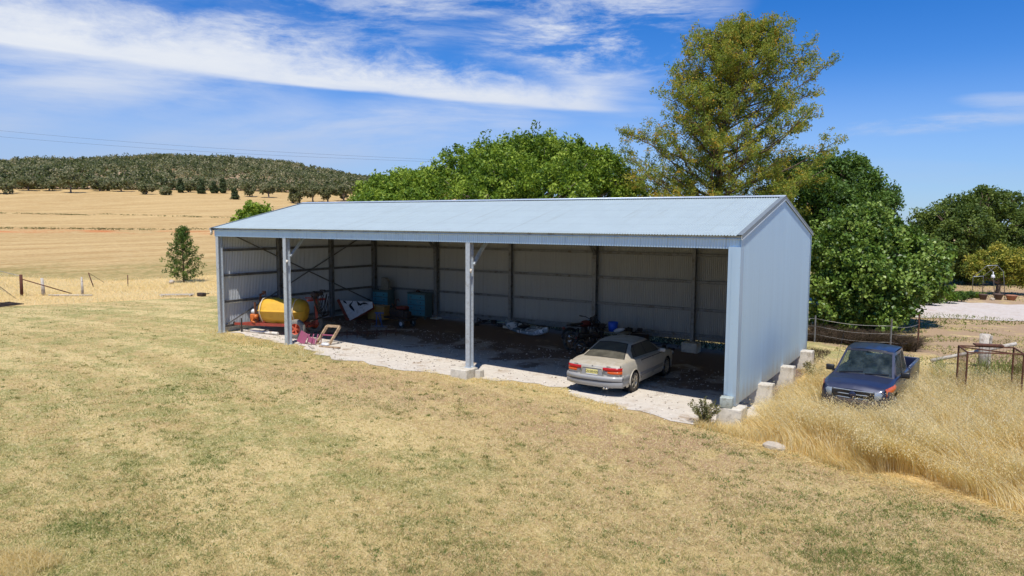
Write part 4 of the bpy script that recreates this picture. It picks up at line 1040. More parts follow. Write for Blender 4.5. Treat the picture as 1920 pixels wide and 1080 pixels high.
t = thing('cupboard', 'low yellow brown wooden cupboard behind the white painted board', 'cupboard', G(2.35, 6.95), .12)
g = MB(); g.box((0, 0, .34), (.95, .45, .64), bev=.01); g.build('carcass', M['woody'], t)
for x in (-.235, .235):
    g = MB(); g.box((x, -.235, .34), (.44, .02, .58), bev=.005); g.build('door', M['woody'], t)
g = MB(); g.box((0, 0, .672), (1.0, .5, .025)); g.build('top', M['timber'], t)

def dresser(loc, rz, w, h, d, rows, label):
    t = thing('chest_of_drawers', label, 'drawers', loc, rz, 'teal chests of drawers by the back wall')
    g = MB(); g.box((0, 0, h/2+.05), (w, d, h-.1), bev=.01); g.build('carcass', M['tealside'], t)
    g = MB(); g.box((0, 0, h+.012), (w+.05, d+.05, .03)); g.build('top', M['tealside'], t)
    for i in range(rows):
        z = .14+(h-.2)*(i+.5)/rows; g = MB(); g.box((0, -d/2-.012, z), (w-.03, .022, (h-.2)/rows-.025), bev=.006); dr = g.build('drawer', M['teal'], t)
        for x in (-w*.27, w*.27):
            g = MB(); g.ball((x, -d/2-.035, z), .026, 5); g.build('knob', M['knob'], dr)
    for x in (-w/2+.05, w/2-.05):
        for y in (-d/2+.05, d/2-.05):
            g = MB(); g.box((x, y, .05), (.06, .06, .11)); g.build('leg', M['tealside'], t)
    return t
dresser(G(1.20, 8.55), .0, 1.0, 1.18, .48, 4, 'teal chest of drawers in the back corner with a grey box on top')
dresser(G(3.45, 8.65), -.05, 1.15, 1.22, .50, 4, 'wider teal chest of drawers standing clear of the corner by the back wall')
g = MB(); g.box((0, 0, .05), (.60, .30, .09), bev=.02); g.poly([(-.22, .1, .08), (.26, .1, .08), (.24, .1, .42), (.10, .1, .60), (-.16, .1, .62), (-.2, .1, .35)][::-1]); g.poly([(-.22, -.1, .08), (.26, -.1, .08), (.24, -.1, .42), (.10, -.1, .60), (-.16, -.1, .62), (-.2, -.1, .35)])
e = [(-.22, .08), (.26, .08), (.24, .42), (.10, .60), (-.16, .62), (-.2, .35)]
for (a, b2), (c_, d_) in zip(e, e[1:]+e[:1]): g.quad((a, -.1, b2), (c_, -.1, d_), (c_, .1, d_), (a, .1, b2))
one('old_box', g, M['oldgrey'], 'grey weathered box with a slanting side standing on the corner chest of drawers', 'box', (1.32, 8.55, gz1(1.2, 8.5)+1.225))
g = MB(); g.tube([(-.05, 0, 0), (-.05, 0, .05), (.05, 0, .08)], .03, 6); g.ball((.1, 0, .04), (.09, .06, .04), 5); one('rusty_part', g, M['rust'], 'small rusty part lying on the wider teal chest of drawers', 'scrap', (3.3, 8.65, gz1(3.4, 8.6)+1.265))

# dark engine cart
t = thing('engine_cart', 'dark old engine on a small cart with white hubs in the middle of the junk', 'cart', G(4.45, 6.15), -.15)
g = MB(); g.bar((-.9, -.25, .36), (.7, -.25, .36), .05, .08); g.bar((-.9, .25, .36), (.7, .25, .36), .05, .08); g.bar((.7, -.3, .36), (.7, .3, .36), .05, .08); g.bar((-.9, -.25, .36), (-.9, .25, .36), .05, .08); g.build('frame', M['darksteel'], t)
g = MB(); g.box((-.1, 0, .58), (.9, .42, .36), bev=.06); g.ball((-.55, .02, .62), (.22, .2, .2), 7, .1); g.box((.4, 0, .55), (.3, .3, .3), bev=.04); g.build('engine', M['darksteel'], t)
g = MB(); g.box((.12, 0, .84), (.52, .36, .16), bev=.06); g.build('fuel_tank', M['redp'], t)
g = MB(); g.tube([(-.35, 0, .8), (-.35, 0, 1.15), (-.15, -.02, 1.22), (-.1, -.02, 1.1)], .02, 6); g.tube([(-.5, .1, .7), (-.75, .1, .95)], .025, 6); g.build('exhaust', M['rust'], t)
for s in (-1, 1): wheel(t, 'wheel', .42, 0, .18, .18, .08, .09, M['rubber'], M['white'], 4, 1)
for o, s in zip([o for o in t.children if o.name.startswith('wheel')], (-1, 1)): o.location = (.42, s*.34, .18); o.rotation_euler = (0, 0, s*PI/2)
t = thing('steel_stand', 'blue painted steel leg stand in front of the dark engine cart', 'stand', G(3.9, 5.35))
for a, b2 in (((-.2, 0, 0), (-.18, 0, .62)), ((.15, .05, 0), (-.12, 0, .6)), ((-.15, .3, 0), (-.15, .2, .6))):
    g = MB(); g.tube([a, b2], .02, 6); g.build('leg', M['bluesteel'], t)
g = MB(); g.bar((-.25, -.02, .62), (.15, .1, .62), .05); g.bar((-.3, 0, .02), (.35, .05, .02), .03); g.build('cross_bar', M['bluesteel'], t)

# low rusty harrow frame and wire crate
t = thing('harrow_frame', 'low rusty harrow frame with upright tines lying on the floor', 'harrow', G(5.05, 3.0), .95)
g = MB()
for y in (-.25, .1, .38): g.bar((-1.5, y, .16), (1.5, y+.05, .14), .03)
for x in np.linspace(-1.4, 1.4, 8): g.bar((x, -.28, .15), (x+.1, .42, .15), .03)
g.build('frame', M['rust'], t)
for x in np.linspace(-1.4, 1.4, 8):
    g = MB(); g.bar((x, -.25, 0), (x+.02, -.25, .34), .02); g.build('tine', M['rust'], t); g = MB(); g.bar((x+.05, .1, 0), (x+.05, .12, .30), .02); g.build('tine', M['rust'], t)
t = thing('wire_crate', 'open white wire crate on the floor behind the harrow frame', 'crate', G(4.8, 4.35), .3)
g = MB()
for z in (.02, .14, .26):
    g.tube([(-.3, -.2, z), (.3, -.2, z), (.3, .2, z), (-.3, .2, z), (-.3, -.2, z)], .007, 4)
for s in np.linspace(-.3, .3, 9): g.bar((s, -.2, 0), (s, -.2, .26), .007); g.bar((s, .2, 0), (s, .2, .26), .007); g.bar((s, -.2, .02), (s, .2, .02), .007)
for s in np.linspace(-.2, .2, 6): g.bar((-.3, s, 0), (-.3, s, .26), .007); g.bar((.3, s, 0), (.3, s, .26), .007)
g.build('wire_basket', M['wire'], t)
def junk(loc, label, seed, n=7, w=.8, mt='darksteel', name='scrap_metal'):
    r = random.Random(seed); g = MB()
    for k in range(n):
        p = Vector((r.uniform(-w, w), r.uniform(-.2, .2), r.uniform(.05, .22)))
        if k % 3 == 0: g.box(p, (r.uniform(.1, .3), r.uniform(.1, .25), r.uniform(.08, .2)), rz=r.uniform(0, 3), bev=.02)
        elif k % 3 == 1: g.tube([p, p+Vector((r.uniform(-.3, .3), r.uniform(-.1, .1), r.uniform(.05, .25))), p+Vector((r.uniform(-.4, .4), 0, .02))], .018, 6)
        else: g.bar(p-Vector((.3, 0, .04)), p+Vector((r.uniform(.2, .5), r.uniform(-.1, .1), .03)), .03)
    return one(name, g, M[mt], label, 'scrap', loc)
junk(G(7.25, 8.75), 'dark heap of scrap parts against the back wall left of the kayak', 2, 14, .75)
junk(G(2.6, 5.5), 'dark long bars lying behind the lower tip of the white board', 9, 6, .9, 'rust')
junk(G(16.0, 8.3), 'dark loose parts on the ground against the back wall behind the sedan', 12, 8, .8, 'darksteel')
junk(G(.55, 3.6), 'rusty bars lying along the left wall behind the sprayer', 17, 8, .9, 'rust')

# kayak
kt = thing('kayak', 'grey and white camouflage kayak lying against the back wall', 'kayak', G(9.75, 8.35), math.atan2(-1.25, 2.9))
def hull(x): return max(0.0, 1-abs(x/1.58)**2.6)
P = []
for x in np.linspace(-1.58, 1.58, 34):
    w = .36*hull(x)**.6+.004; zt = .30+.17*(abs(x)/1.58)**2.2; zb = .02+.24*(abs(x)/1.58)**3.2; row = []
    for k in range(17):
        a = 2*PI*k/16; cx_, sz = math.cos(a), math.sin(a)
        z = (zt+zb)/2+(zt-zb)/2*(abs(sz)**.7*(1 if sz > 0 else -1))
        if sz > .5 and abs(cx_) < .75 and abs(x) < 1.1: z -= .10*(1-(abs(x)/1.1)**4)
        row.append((x, w*(abs(cx_)**.7*(1 if cx_ > 0 else -1)), z))
    P.append(row)
g = MB(); g.grid(P, True); g.build('hull', M['kayak'], kt, merge=True)
g = MB(); g.box((-.2, 0, .28), (.5, .36, .06), bev=.02); g.tube([(-.45, -.16, .3), (-.5, 0, .48), (-.45, .16, .3)], .02, 6); g.build('seat', M['blackp'], kt)
g = MB(); g.bar((-1.0, .1, .36), (.9, .18, .38), .03); g.box((.98, .19, .385), (.36, .15, .02), bev=.005); g.build('paddle', M['blackp'], kt)
kt.rotation_euler = (math.radians(14), 0, kt.rotation_euler[2])

# motorbikes
def motorbike(loc, rz, label, red=True, sc=1.0):
    t = thing('motorbike', label, 'motorbike', loc, rz, 'motorbikes in the shed'); 
    for nm, y, r in (('wheel', .0, .33), ('wheel', 1.38, .35)):
        e = thing_part(nm, t, (0, y, r))
        g = MB(); g.lathe([(r-.07, -.05), (r-.01, -.05), (r, 0), (r-.01, .05), (r-.07, .05), (r-.07, -.05)], axis='X', n=26); g.build('tyre', M['rubber'], e)
        g = MB(); g.lathe([(r-.07, -.03), (r-.085, 0), (r-.07, .03)], axis='X', n=24); g.lathe([(.05, -.09), (.05, .09)], axis='X', n=10)
        for k in range(14): a = 2*PI*k/14; g.bar((.03*(-1)**k, 0, 0), (0, (r-.08)*math.cos(a), (r-.08)*math.sin(a)), .006)
        g.build('rim', M['chrome'], e)
    g = MB()
    for s in (-1, 1): g.bar((s*.10, .0, .33), (s*.07, .48, .42), .04); g.bar((s*.10, 1.38, .35), (s*.09, 1.12, .98), .045)
    g.tube([(0, 1.10, .92), (0, .62, .80), (0, .10, .86)], .022, 6); g.tube([(0, 1.08, .88), (0, .85, .35), (0, .42, .33), (0, .45, .75)], .022, 6); g.tube([(0, .45, .75), (0, .1, .62)], .02, 6); g.build('frame', M['darksteel'], t)
    g = MB(); g.box((0, .66, .45), (.26, .36, .26), bev=.05); g.box((0, .74, .66), (.18, .2, .22), bev=.03); g.build('engine', M['darksteel'], t)
    g = MB(); g.tube([(.12, .8, .5), (.14, .5, .3), (.15, .0, .42), (.15, -.25, .55)], [.025, .03, .045, .05], 8); g.build('exhaust', M['chrome'], t)
    g = MB(); g.ball((0, .82, .88), (.15, .26, .13), 8); g.build('fuel_tank', M['redp'] if red else M['darksteel'], t)
    g = MB(); g.box((0, .28, .90), (.22, .66, .09), bev=.04); g.build('seat', M['blackp'], t)
    g = MB(); a_ = [(0, .0+.42*math.cos(q), .36+.42*math.sin(q)) for q in np.linspace(.8, 2.9, 10)]; g.tube(a_, [.05]*10, 6); g.build('mudguard', M['blackp'], t); g = MB(); a_ = [(0, 1.38+.40*math.cos(q), .42+.40*math.sin(q)) for q in np.linspace(.4, 2.3, 10)]; g.tube(a_, .045, 6); g.build('mudguard', M['blackp'], t)
    g = MB(); g.tube([(-.40, .98, 1.16), (-.2, 1.06, 1.12), (0, 1.08, 1.02), (.2, 1.06, 1.12), (.40, .98, 1.16)], .016, 6)
    for s in (-1, 1): g.tube([(s*.30, 1.01, 1.14), (s*.42, .97, 1.165)], .024, 6)
    g.build('handlebar', M['blackp'], t)
    g = MB(); g.box((0, 1.20, .98), (.22, .10, .24), bev=.04); g.build('headlight', M['blackp'], t)
    g = MB(); g.lathe([(.001, -.02), (.05, -.015), (.055, .03)], (0, -.30, .82), 10, 'Y'); g.build('tail_light', M['redp'], t)
    t.scale = (sc, sc, sc); return t
motorbike(G(13.15, 5.95), -.35, 'tall dark motorbike with dull red tank behind the sedan', True, 1.08).rotation_euler = (0, -.12, -.30)
motorbike(G(13.75, 5.45), -.5, 'small black motorbike with dark tank leaning in front of the tall motorbike', False, .80).rotation_euler = (0, .16, -.45)

# workbench and what is on it
t = thing('workbench', 'low steel workbench against the back wall beyond the sedan roof', 'bench', G(14.0, 7.6), -.12)
g = MB(); g.box((0, 0, .62), (1.6, .62, .05), bev=.01); g.build('bench_top', M['oldgrey'], t)
g = MB(); g.box((0, 0, .26), (1.5, .54, .03)); g.build('shelf', M['galv_dark'], t)
for x in (-.74, .74):
    for y in (-.26, .26):
        g = MB(); g.bar((x, y, 0), (x, y, .6), .05); g.build('leg', M['galv_dark'], t)
zt = gz1(14, 7.6)+.66
g = MB(); g.lathe([(.001, 0), (.17, 0), (.20, .36), (.185, .36), (.16, .03), (.001, .03)], n=20); one('plastic_bucket', g, M['blue'], 'bright blue plastic bucket standing on the workbench', 'bucket', (14.12, 7.62, zt))
g = MB(); g.ball((0, 0, .09), (.24, .13, .08), 7, .1); o = one('white_bag', g, M['bag'], 'pale bag slumped beside the blue bucket', 'bag', (14.48, 7.42, zt)); o.rotation_euler = (0, -.3, 0)
junk((13.55, 7.6, zt), 'dark tools heaped on the left end of the workbench', 21, 8, .22, 'darksteel', 'tool_heap')
junk((14.72, 8.2, gz1(14.7, 8)+.5), 'dark crate of parts behind the blue bucket', 23, 9, .25, 'darksteel', 'parts_heap')
g = MB(); g.box((0, 0, .25), (.8, .5, .5), bev=.02); one('parts_crate', g, M['darksteel'], 'dark steel crate on the floor right of the workbench', 'crate', G(14.85, 8.35))

# outside bits by the shed
g = MB(); g.box((0, 0, .13), (.30, .26, .26), bev=.012); o = one('tin_box', g, M['tinbox'], 'grey green tin box sitting on the concrete footing at the shed corner', 'box', (20.82, -.27, -.02)); o.rotation_euler = (0, .03, .12)
def rock(loc, s, label, mt='stone', seed=1):
    r = random.Random(seed); bm = bmesh.new(); bmesh.ops.create_icosphere(bm, subdivisions=2, radius=1)
    for v in bm.verts: v.co *= r.uniform(.85, 1.12); v.co.x *= s[0]; v.co.y *= s[1]; v.co.z *= s[2]
    g = MB(); g.addbm(bm, Matrix.Identity(3), (0, 0, 0), False); return one('rock', g, M[mt], label, 'rock', loc)
rock((22.25, -1.52, gz1(22.2, -1.5)+.03), (.27, .17, .11), 'flat pale rock at the edge of the long grass')
def pebbles():
    r = np.random.default_rng(77); n = 3200; x = r.uniform(.6, 21, n); y = r.uniform(-.9, 6, n)
    fr = np.interp(x, [0, 3, 4.6, 6, 8.9, 10.5, 12, 13.5, 14.9, 15.7, 16.6, 17.4, 19, 20.2, 21.3], [.4, .2, .3, -.3, -.5, -.5, -.1, .2, .5, .6, -.1, -.4, -.6, -.8, .3]); k = y > fr-.25; x, y = x[k], y[k]; n = len(x)
    s = r.uniform(.008, .030, n)*r.uniform(.7, 1.6, n); c = np.stack([x, y, gz(x, y)+.012+s*.25], 1)
    base = np.array([[1, 0, 0], [0, 1, 0], [-1, 0, 0], [0, -1, 0], [0, 0, .6], [0, 0, -.6]]); th = r.uniform(0, 6.28, n); co, si = np.cos(th), np.sin(th)
    v = base[None]*(s[:, None, None]*r.uniform(.6, 1.3, (n, 6, 1))); v = np.stack([v[..., 0]*co[:, None]-v[..., 1]*si[:, None], v[..., 0]*si[:, None]+v[..., 1]*co[:, None], v[..., 2]], -1)+c[:, None]
    f = np.array([[0, 1, 4], [1, 2, 4], [2, 3, 4], [3, 0, 4], [1, 0, 5], [2, 1, 5], [3, 2, 5], [0, 3, 5]]); F = (np.arange(n)[:, None, None]*6+f[None]).reshape(-1, 3)
    m, t, b, o = base_mat('loose_stone'); a = t.new('ShaderNodeAttribute', attribute_name='tint').outputs['Fac']; t.put(b.inputs['Base Color'], t.mix(a, lin((112, 96, 80)), lin((222, 214, 202)))); b.inputs['Roughness'].default_value = .95
    tag(fastmesh('loose_gravel', v.reshape(-1, 3), F, m, np.repeat(r.random(n), 6)), 'small loose stones scattered over the shed floor and its sunlit front strip', 'gravel', kind='stuff')
pebbles()
rock(G(20.05, 7.9, .06), (.16, .13, .11), 'rounded pale rock on the shed floor by the back wall', seed=5)
# ------------------------------------------------------------------ trees
def leaves(centres, radii, per, size, tint_c, aspect=.55, jit=.12, flat=.0, up=.35, seed=1):
    """clumps of leaf-shaped quads: centres (N,3), radii (N,) or (N,3)"""
    r = np.random.default_rng(seed); N = len(centres); T = N*per
    ci = np.repeat(np.arange(N), per); d = r.normal(size=(T, 3)); d /= np.linalg.norm(d, axis=1)[:, None]
    rad = np.asarray(radii, float); rad = rad[:, None] if rad.ndim == 1 else rad
    p = centres[ci]+d*(r.random((T, 1))**.45)*rad[ci]
    n = r.normal(size=(T, 3)); n += d*.5; n[:, 2] += up; n /= np.linalg.norm(n, axis=1)[:, None]
    a = np.cross(n, r.normal(size=(T, 3))); a /= np.linalg.norm(a, axis=1)[:, None]; a[:, 2] -= flat; a /= np.linalg.norm(a, axis=1)[:, None]
    b2 = np.cross(n, a); s = size*r.uniform(.6, 1.35, (T, 1))
    v = np.stack([p-a*s*.5, p+b2*s*aspect*.5+n*s*.08, p+a*s*.5, p-b2*s*aspect*.5+n*s*.08], 1).reshape(-1, 3)
    f = np.arange(T*4).reshape(T, 4)
    tint = np.clip(tint_c[ci]+r.normal(size=T)*jit, 0, 1)
    return v, f, np.repeat(tint, 4)
def join(parts):
    vs, fs, ts, o = [], [], [], 0
    for v, f, t in parts: vs.append(v); fs.append(f+o); ts.append(t); o += len(v)
    return np.vstack(vs), np.vstack(fs), np.concatenate(ts)
def limb_pts(a, b2, sag, n=5, r=random):
    a, b2 = Vector(a), Vector(b2); L_ = (b2-a).length
    o = Vector((r.uniform(-1, 1), r.uniform(-1, 1), r.uniform(-.3, .6)))*L_*.10
    return [a.lerp(b2, i/n)+o*math.sin(PI*i/n)+Vector((0, 0, sag*L_*math.sin(PI*i/n))) for i in range(n+1)]
def tree(name, label, cat, base, lobes, clumps, per, leaf, mt, bark='bark', trunk_r=.25, fork=.35, crad=.45, tint=(.25, .75), group=None, seed=1, inner=.0, limbs=None, aspect=.55, shell_=.55, flat=.0, jit=.1):
    """lobes: (x, y, z, rx, ry, rz) in metres, world; the crown is clumps of leaves around their surfaces"""
    rr = np.random.default_rng(seed); rnd = random.Random(seed); t = thing(name, label, cat, base, 0, group)
    B = np.array(base); Ls = np.array(lobes, float); wgt = Ls[:, 3]*Ls[:, 4]+Ls[:, 4]*Ls[:, 5]; wgt /= wgt.sum()
    k = rr.choice(len(Ls), clumps, p=wgt); d = rr.normal(size=(clumps, 3)); d /= np.linalg.norm(d, axis=1)[:, None]
    q = shell_+(1.05-shell_)*rr.random(clumps)**.7
    c = Ls[k, :3]+d*q[:, None]*Ls[k, 3:]*(1+.12*rr.normal(size=(clumps, 1)))
    c = c[c[:, 2] > B[2]+.25]
    tc_ = tint[0]+(tint[1]-tint[0])*rr.random(len(c))
    v, f, ti = leaves(c-B, np.full(len(c), crad)*rr.uniform(.6, 1.3, len(c)), per, leaf, tc_, seed=seed+1, aspect=aspect, flat=flat, jit=jit)
    fastmesh('crown', v, f, mt, ti, parent=t)
    g = MB(); zc = Ls[:, 2].mean()-B[2]; top = Vector((Ls[:, 0].mean()-B[0], Ls[:, 1].mean()-B[1], zc)); fk = Vector((top.x*.3, top.y*.3, max(.3, fork*zc)))
    g.tube(limb_pts((0, 0, -.2), fk, 0, 4, rnd), [trunk_r*x for x in (1.35, 1.1, 1, .95, .9)], 9)
    for i, l in enumerate(Ls if limbs is None else Ls[:limbs]):
        e = Vector(l[:3]-B); pts = limb_pts(fk, e, .05, 5, rnd); g.tube(pts, [trunk_r*x for x in (.7, .55, .42, .32, .22, .12)], 7)
        for _ in range(5):
            dd = Vector(rr.normal(size=3)).normalized(); e2 = e+Vector((dd.x*l[3], dd.y*l[4], abs(dd.z)*l[5]))*.85
            g.tube(limb_pts(pts[3], e2, .04, 3, rnd), [trunk_r*x for x in (.25, .17, .11, .04)], 5)
    g.build('trunk', M[bark], t); return t
def px_lobes(items, depth, dz=1.0):
    """(u, v, r_px[, depth offset]) read off the photograph -> lobes in metres"""
    out = []
    for it in items:
        u, v, r = it[:3]; dp = depth+(it[3] if len(it) > 3 else 0); p = W(u, v, dp); R = r/F_PX*dp
        out.append((p[0], p[1], p[2], R, R, R*dz))
    return out
def ground_at(u, depth):
    p = W(u, 500, depth); return (float(p[0]), float(p[1]), gz1(p[0], p[1]))
LM_green = leaf_mat('walnut_leaves', [(54, 78, 22), (92, 122, 34), (130, 154, 48), (172, 188, 74)], .38)
LM_loc = leaf_mat('locust_leaves', [(92, 118, 44), (136, 150, 58), (176, 166, 64), (210, 154, 58)], .46)
LM_dark = leaf_mat('dark_leaves', [(44, 68, 26), (72, 102, 38), (108, 138, 54)], .3)
LM_maple = leaf_mat('broad_leaves', [(38, 62, 24), (74, 102, 36), (112, 138, 54), (154, 172, 88)], .24, .42)
LM_olive = leaf_mat('olive_dark_leaves', [(52, 72, 30), (84, 104, 42), (124, 138, 58)], .3)
LM_gold = leaf_mat('golden_green_leaves', [(72, 90, 34), (112, 126, 46), (156, 156, 58), (198, 182, 76)], .35)
LM_young = leaf_mat('young_tree_leaves', [(44, 66, 28), (70, 98, 36), (110, 136, 52)], .3)
LM_gum = leaf_mat('gum_leaves', [(70, 78, 48), (110, 114, 76), (152, 144, 110)], .3, .7)
LM_cyp = leaf_mat('cypress_leaves', [(60, 72, 44), (84, 98, 60)], .15, .7)
LM_weed = leaf_mat('weed_leaves', [(78, 82, 48), (112, 112, 66), (150, 140, 92)], .25, .7)

# broad green tree behind the shed, and the lower one to its left
DG = 45
tree('shade_tree', 'broad bright green shade tree with domed crown behind the middle of the shed roof', 'tree', ground_at(985, DG),
     px_lobes([(955, 305, 52), (905, 308, 44, -1), (1010, 300, 55, 1), (1060, 310, 52), (1100, 335, 48, -1), (860, 325, 45, 1), (825, 345, 36), (960, 350, 70, -3), (1040, 370, 75, -3), (900, 375, 65, -3), (1130, 370, 50), (1150, 322, 32, 1), (980, 300, 42, 3), (945, 288, 28), (1045, 292, 38, -1), (1000, 282, 30), (1088, 294, 34), (1130, 310, 34), (1185, 345, 28), (1180, 375, 40), (1090, 300, 30)], DG, .9),
     2000, 40, .21, LM_green, 'barkgrey', .35, .35, .42, (.1, .9), seed=3, shell_=.5, flat=.2)
DG2 = 43
tree('shade_tree', 'lower spreading green tree left of the domed tree, nearest the bushy hill', 'tree', ground_at(745, DG2),
     px_lobes([(720, 362, 34), (685, 372, 26, 1), (755, 355, 34, -1), (790, 358, 36), (700, 395, 40, -2), (770, 395, 45, -2), (715, 345, 18), (755, 338, 18), (800, 340, 26, 1)], DG2, .9),
     560, 52, .21, LM_green, 'barkgrey', .24, .35, .45, (.25, .9), seed=5, flat=.2)
p = px_lobes([(478, 412, 30), (455, 418, 20), (500, 412, 18, .5), (470, 400, 12)], 37)
tree('young_tree', 'small green tree whose tip shows over the left end of the shed roof', 'tree', ground_at(478, 37), p, 160, 26, .20, LM_green, 'bark', .10, .5, .28, (.3, .9), seed=8)
# tall locust
def locust():
    rnd = random.Random(12); rr = np.random.default_rng(12); D0 = 41.0; b = ground_at(1358, D0)
    t = thing('locust_tree', 'tallest tree, sparse olive and rusty gold foliage with dark limbs showing through', 'tree', b)
    B = Vector(b); g = MB(); pxm = F_PX/D0
    ax = [(1358, 600), (1356, 500), (1352, 420), (1348, 350), (1350, 280), (1362, 210), (1378, 150), (1390, 95), (1400, 40)]
    A = [Vector(W(u, v, D0))-B for u, v in ax]; A[0] = Vector((0, 0, -.2)); g.tube(A, [.30, .27, .24, .20, .16, .12, .09, .05, .025], 9)
    def axis_at(q):
        q *= len(A)-1; i = min(int(q), len(A)-2); return A[i].lerp(A[i+1], q-i)
    tips = []
    # silhouette: left and right reach (px) by image row
    LREF = [(30, 12), (60, 62), (100, 105), (150, 130), (190, 150), (215, 190), (250, 190), (290, 190), (340, 190), (380, 200), (430, 180)]
    RREF = [(30, 14), (60, 80), (100, 142), (150, 185), (190, 190), (230, 195), (270, 195), (300, 215), (340, 200), (380, 170), (430, 150)]
    def reach(v, side):
        tb = LREF if side < 0 else RREF
        return interp(tb, v)
    n = 110
    for i in range(n):
        q = .14+.82*(i/(n-1))**1.12; s = axis_at(q); th = i*2.39996+rnd.uniform(-.4, .4)
        # direction in camera-neutral frame: horizontal angle th; rise
        row = 417-(s.z+B.z-CAM[2])*F_PX/D0; rise = rnd.uniform(.45, .85); tgt_row = max(34, row-20-reach(max(34, row-40), -1)*rise*.55)
        side = math.cos(th)
        R = (reach(tgt_row, -1)*(1-side)/2+reach(tgt_row, 1)*(1+side)/2)/pxm*rnd.uniform(.62, .96)
        hx = Vector((math.cos(th)*R2[0]-math.sin(th)*R2[1], math.cos(th)*R2[1]+math.sin(th)*R2[0], 0)).normalized()
        e = s+hx*R; e.z = (417-tgt_row)/pxm+CAM[2]-B.z; top_lim = A[-1].z-.2
        if e.z > top_lim: e.z = top_lim-rnd.uniform(0, .8)
        pts = limb_pts(s, e, -.06, 6, rnd); r0 = .085*(1-q)+.028; g.tube(pts, [r0*x for x in (1, .85, .7, .55, .42, .3, .12)], 6)
        m_ = 12 if R > 2 else 7
        for j in range(m_):
            a = rnd.uniform(.12, 1); k = a*6; i0 = min(int(k), 5); s2 = pts[i0].lerp(pts[i0+1], k-i0)
            dr = ((e-s).normalized()*rnd.uniform(.2, .9)+Vector((rnd.uniform(-1, 1), rnd.uniform(-1, 1), rnd.uniform(-.25, .8)))*.75).normalized()
            L_ = rnd.uniform(.5, 1.3)*(.5+.25*R**.5)*min(1, .25+R/3.6); e2 = s2+dr*L_; p2 = limb_pts(s2, e2, .0, 3, rnd); g.tube(p2, [.022, .016, .011, .005], 4, cap=False)
            for a2 in (.45, .75, 1.0): 
                w = s2.lerp(e2, a2); tips.append((w, dr))
                for _ in range(2):
                    d3 = (dr+Vector((rnd.uniform(-1, 1), rnd.uniform(-1, 1), rnd.uniform(-.5, .7)))).normalized(); w3 = w+d3*rnd.uniform(.25, .5); tips.append((w3, d3))
                    if rnd.random() < .5: g.tube([w, w3], [.008, .003], 3, cap=False)
    g.build('trunk', M['bark'], t)
    c = np.array([tuple(p) for p, _ in tips]); z = (c[:, 2]-c[:, 2].min())/(np.ptp(c[:, 2]))
    low_left = ((c@R2) < -1.5) & (z < .25)
    ti = np.clip(.14+.38*rr.random(len(c))+(rr.random(len(c)) < .25)*.34+low_left*.22, 0, 1)
    v, f, tt_ = leaves(c, np.full(len(c), .22), 14, .135, ti, seed=14, aspect=.42, jit=.14, flat=.2)
    print('locust tips', len(c)); fastmesh('crown', v, f, LM_loc, tt_, parent=t)
locust()
DD = 43
tree('dark_tree', 'dark green rounded tree right of the tallest tree, behind the shed gable', 'tree', ground_at(1570, DD),
     px_lobes([(1570, 335, 42), (1530, 330, 45, 1), (1610, 345, 40), (1645, 372, 34), (1500, 370, 55, -1), (1560, 395, 55, -2), (1620, 400, 48, -1), (1660, 390, 24, -1), (1590, 310, 26), (1625, 440, 50), (1550, 450, 60), (1480, 330, 35, 1)], DD, .95),
     1250, 42, .20, LM_dark, 'bark', .35, .35, .42, (.15, .85), seed=21, flat=.1)
DM = 35.5
tree('maple_tree', 'big leafy light green bush tree just behind the gable, reaching to the ground', 'tree', ground_at(1622, DM),
     px_lobes([(1600, 450, 55), (1640, 430, 45), (1560, 470, 50, -1), (1680, 480, 55), (1730, 485, 42, .5), (1760, 480, 26, .5), (1600, 520, 62, -1.5), (1560, 560, 55, -1), (1660, 540, 60, -1), (1720, 530, 45), (1610, 590, 45, -1.5), (1655, 600, 34, -1.5), (1545, 610, 34, -.5), (1600, 415, 26), (1640, 402, 18), (1700, 450, 28), (1755, 525, 28), (1690, 600, 14, -1), (1600, 500, 70, 1.5), (1680, 560, 36)], DM, .95),
     1200, 50, .17, LM_maple, 'bark', .16, .25, .36, (.15, .9), seed=31, aspect=.85, shell_=.6)
DR = 62
tree('dark_tree', 'wide olive green tree with layered crown beyond the gravel road, far right', 'tree', ground_at(1822, DR),
     px_lobes([(1830, 385, 34), (1790, 395, 36, 1), (1870, 390, 32), (1760, 420, 38), (1730, 425, 24, 1), (1820, 430, 50, -1), (1890, 425, 46), (1780, 460, 46, -1), (1850, 470, 50), (1915, 460, 45), (1925, 410, 26), (1740, 470, 30), (1895, 375, 20), (1850, 365, 20), (1930, 500, 40), (1820, 500, 40)], DR, .8),
     1200, 44, .25, LM_olive, 'bark', .4, .3, .50, (.15, .9), seed=41, flat=.1)
DO = 53
tree('citrus_tree', 'small golden green round tree with forked dark trunk beyond the gravel road', 'tree', ground_at(1876, DO),
     px_lobes([(1870, 488, 28), (1838, 492, 24), (1905, 490, 28), (1935, 500, 30), (1850, 508, 20), (1890, 512, 24), (1925, 525, 18), (1822, 505, 14), (1870, 470, 16), (1835, 520, 10)], DO, .8),
     430, 40, .17, LM_gold, 'bark', .16, .42, .34, (.15, 1.0), seed=51, shell_=.4)
